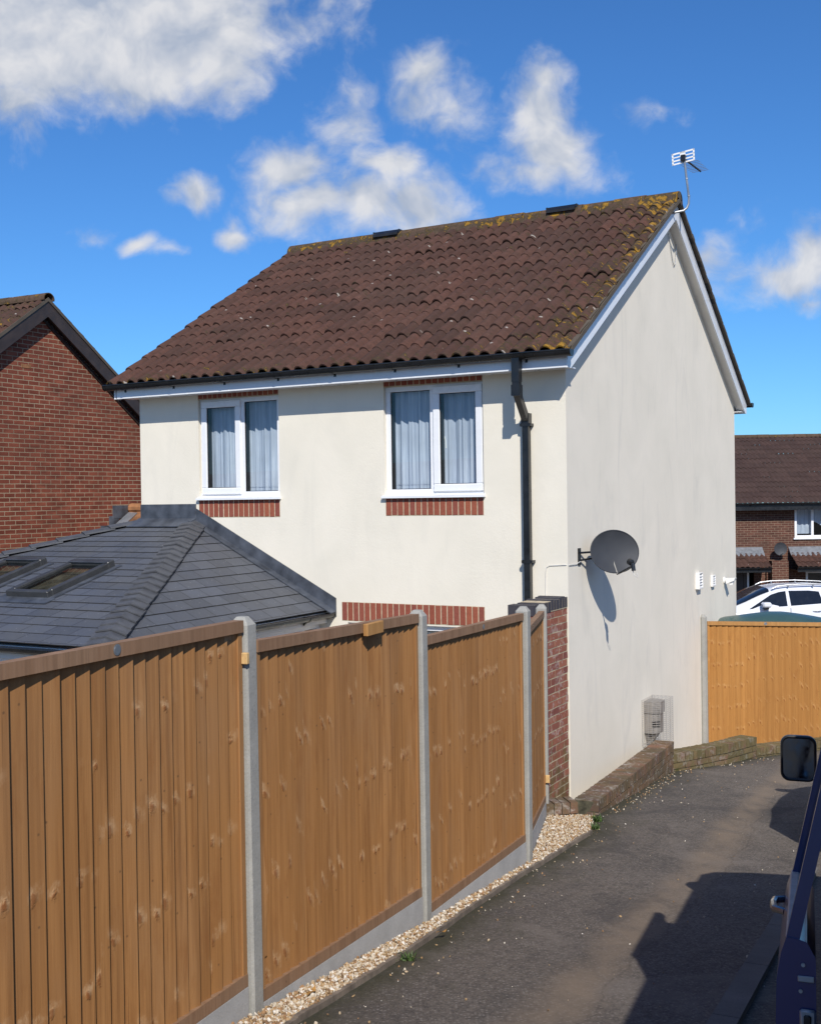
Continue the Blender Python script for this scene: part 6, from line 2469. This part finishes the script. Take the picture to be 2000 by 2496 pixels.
frame_bar((DL - .03, .66), (DL - .05, 1.70), .05, .034)
frame_bar((.035, .66), (.06, 1.70), .055, .040)
frame_bar((.0, 1.70), (DL, 1.70), .07, .040)
fm.build('window_frame', M['blue_paint'], door)
gl = MB()
gl.face([(.06, DO - .022, .675), (DL - .05, DO - .022, .675), (DL - .07, DO - .022 - lean, 1.675), (.08, DO - .022 - lean, 1.675)])
gl.build('pane', M['vanglass'], door)
bs = MB()
bs.hexa([(.055, DO - .042, .668), (DL - .01, DO - .042, .668), (DL - .01, DO + .003, .668), (.035, DO + .003, .668),
         (.075, DO - .036, .690), (DL - .02, DO - .036, .690), (DL - .02, DO - .004, .690), (.075, DO - .004, .690)])
bs.build('belt_seal', M['sealgrey'], door)
hd = MB()
hd.tube([(.90, DO + .016, .605), (.87, DO + .055, .606), (.80, DO + .060, .606), (.72, DO + .055, .604), (.69, DO + .016, .602)], .0135, 8)
hd.build('handle', M['chrome'], door, 40)
lt_ = MB()
lt_.bbox(-.007, -.0005, DO - .080, DO - .032, .548, .566, .002)
lt_.build('latch', M['steel'], door)
for y_, z_ in ((DO - .048, .598), (DO - .040, .520)):
    lt_ = MB()
    lt_.lathe([(.006, -.006), (.006, -.001), (0, -.001)], 10, (0, y_, z_), 'x')
    lt_.build('bolt', M['steel'], door)
rb = MB()
rb.bbox(-.016, -.0008, DO - .085, DO - .036, .385, .470, .007)
rb.build('bracket', M['steel'], door, 40)
rb = MB()
rb.bbox(-.022, -.0165, DO - .070, DO - .048, .385, .455, .004)
rb.build('roller', M['black'], door, 40)


def rounded(cy, cz, w, hh, r, n=6):
    pts = []
    for sx, sz, a0 in ((1, 1, 0), (-1, 1, 90), (-1, -1, 180), (1, -1, 270)):
        for k in range(n + 1):
            t = R(a0 + 90 * k / n)
            pts.append((cy + sx * (w / 2 - r) + r * math.cos(t), cz + sz * (hh / 2 - r) + r * math.sin(t)))
    return pts


mr = MB()
MY, MZ = .132, .955
rings = []
for x, sc_, rr in ((2.852, .86, .034), (2.845, .93, .04), (2.848, 1.0, .046), (2.868, 1.02, .048), (2.93, .97, .05), (2.985, .78, .05), (3.01, .5, .034)):
    rings.append([(x, y, z) for y, z in rounded(MY, MZ, .185 * sc_, .245 * sc_, rr)])
n = len(rings[0])
mr.mesh([p for r_ in rings for p in r_], [(i * n + k, i * n + (k + 1) % n, (i + 1) * n + (k + 1) % n, (i + 1) * n + k) for i in range(len(rings) - 1) for k in range(n)] + [tuple(range((len(rings) - 1) * n, len(rings) * n))])
mir = mr.build('mirror', M['black'], van, 45)
mr = MB()
mr.face([(2.853, y, z) for y, z in rounded(MY, MZ, .162, .216, .034)])
mr.build('mirror_glass', M['mirror'], mir)
mr = MB()
mr.tube([(2.93, .07, .90), (2.97, -.06, .86)], .022, 8)
mr.build('mirror_arm', M['black'], mir)

# small car parked further down, beyond the right edge; its shadow rounds onto the drive
hc = thing('small_car', 'small dark car beyond the van whose rounded shadow lies by the van mirror', 'car', (4.55, 9.60, zg(9.9)))
hc.rotation_euler = (Matrix.Rotation(math.pi / 2 - R(27), 4, 'Z') @ Matrix.Rotation(math.atan(.11), 4, 'Y')).to_euler()
HS = [(-1.86, .42, .72, .80, .48, .36), (-1.80, .32, .88, 1.08, .68, .50), (-1.62, .25, .92, 1.30, .78, .56), (-1.25, .22, .93, 1.42, .81, .60), (-.5, .22, .92, 1.46, .82, .62), (.2, .22, .90, 1.43, .82, .62),
      (.62, .22, .88, 1.22, .82, .66), (1.0, .22, .85, .98, .81, .68), (1.5, .22, .78, .88, .78, .62), (1.75, .26, .66, .74, .66, .5), (1.86, .36, .55, .58, .5, .36)]
q = MB()
car_shell(q, HS)
q.build('body', simple('dark_car_paint', (0.03, 0.032, 0.036), 0.3), hc, 40)
for sgn in (1, -1):
    side_glass('window', [(.62, .93), (.25, 1.25), (-.25, 1.30), (-.28, .96)], hc, HS, M['cardark'], sgn)
    side_glass('window', [(-.36, .96), (-.33, 1.30), (-1.05, 1.26), (-1.2, .98)], hc, HS, M['cardark'], sgn)
    wheel(hc, 1.15, sgn * .73, .29, sgn)
    wheel(hc, -1.2, sgn * .73, .29, sgn)
    q = MB()
    q.bbox(.42, .55, sgn * .92 - .09, sgn * .92 + .09, .92, 1.05, .03)
    q.build('mirror', M['black'], hc, 30)
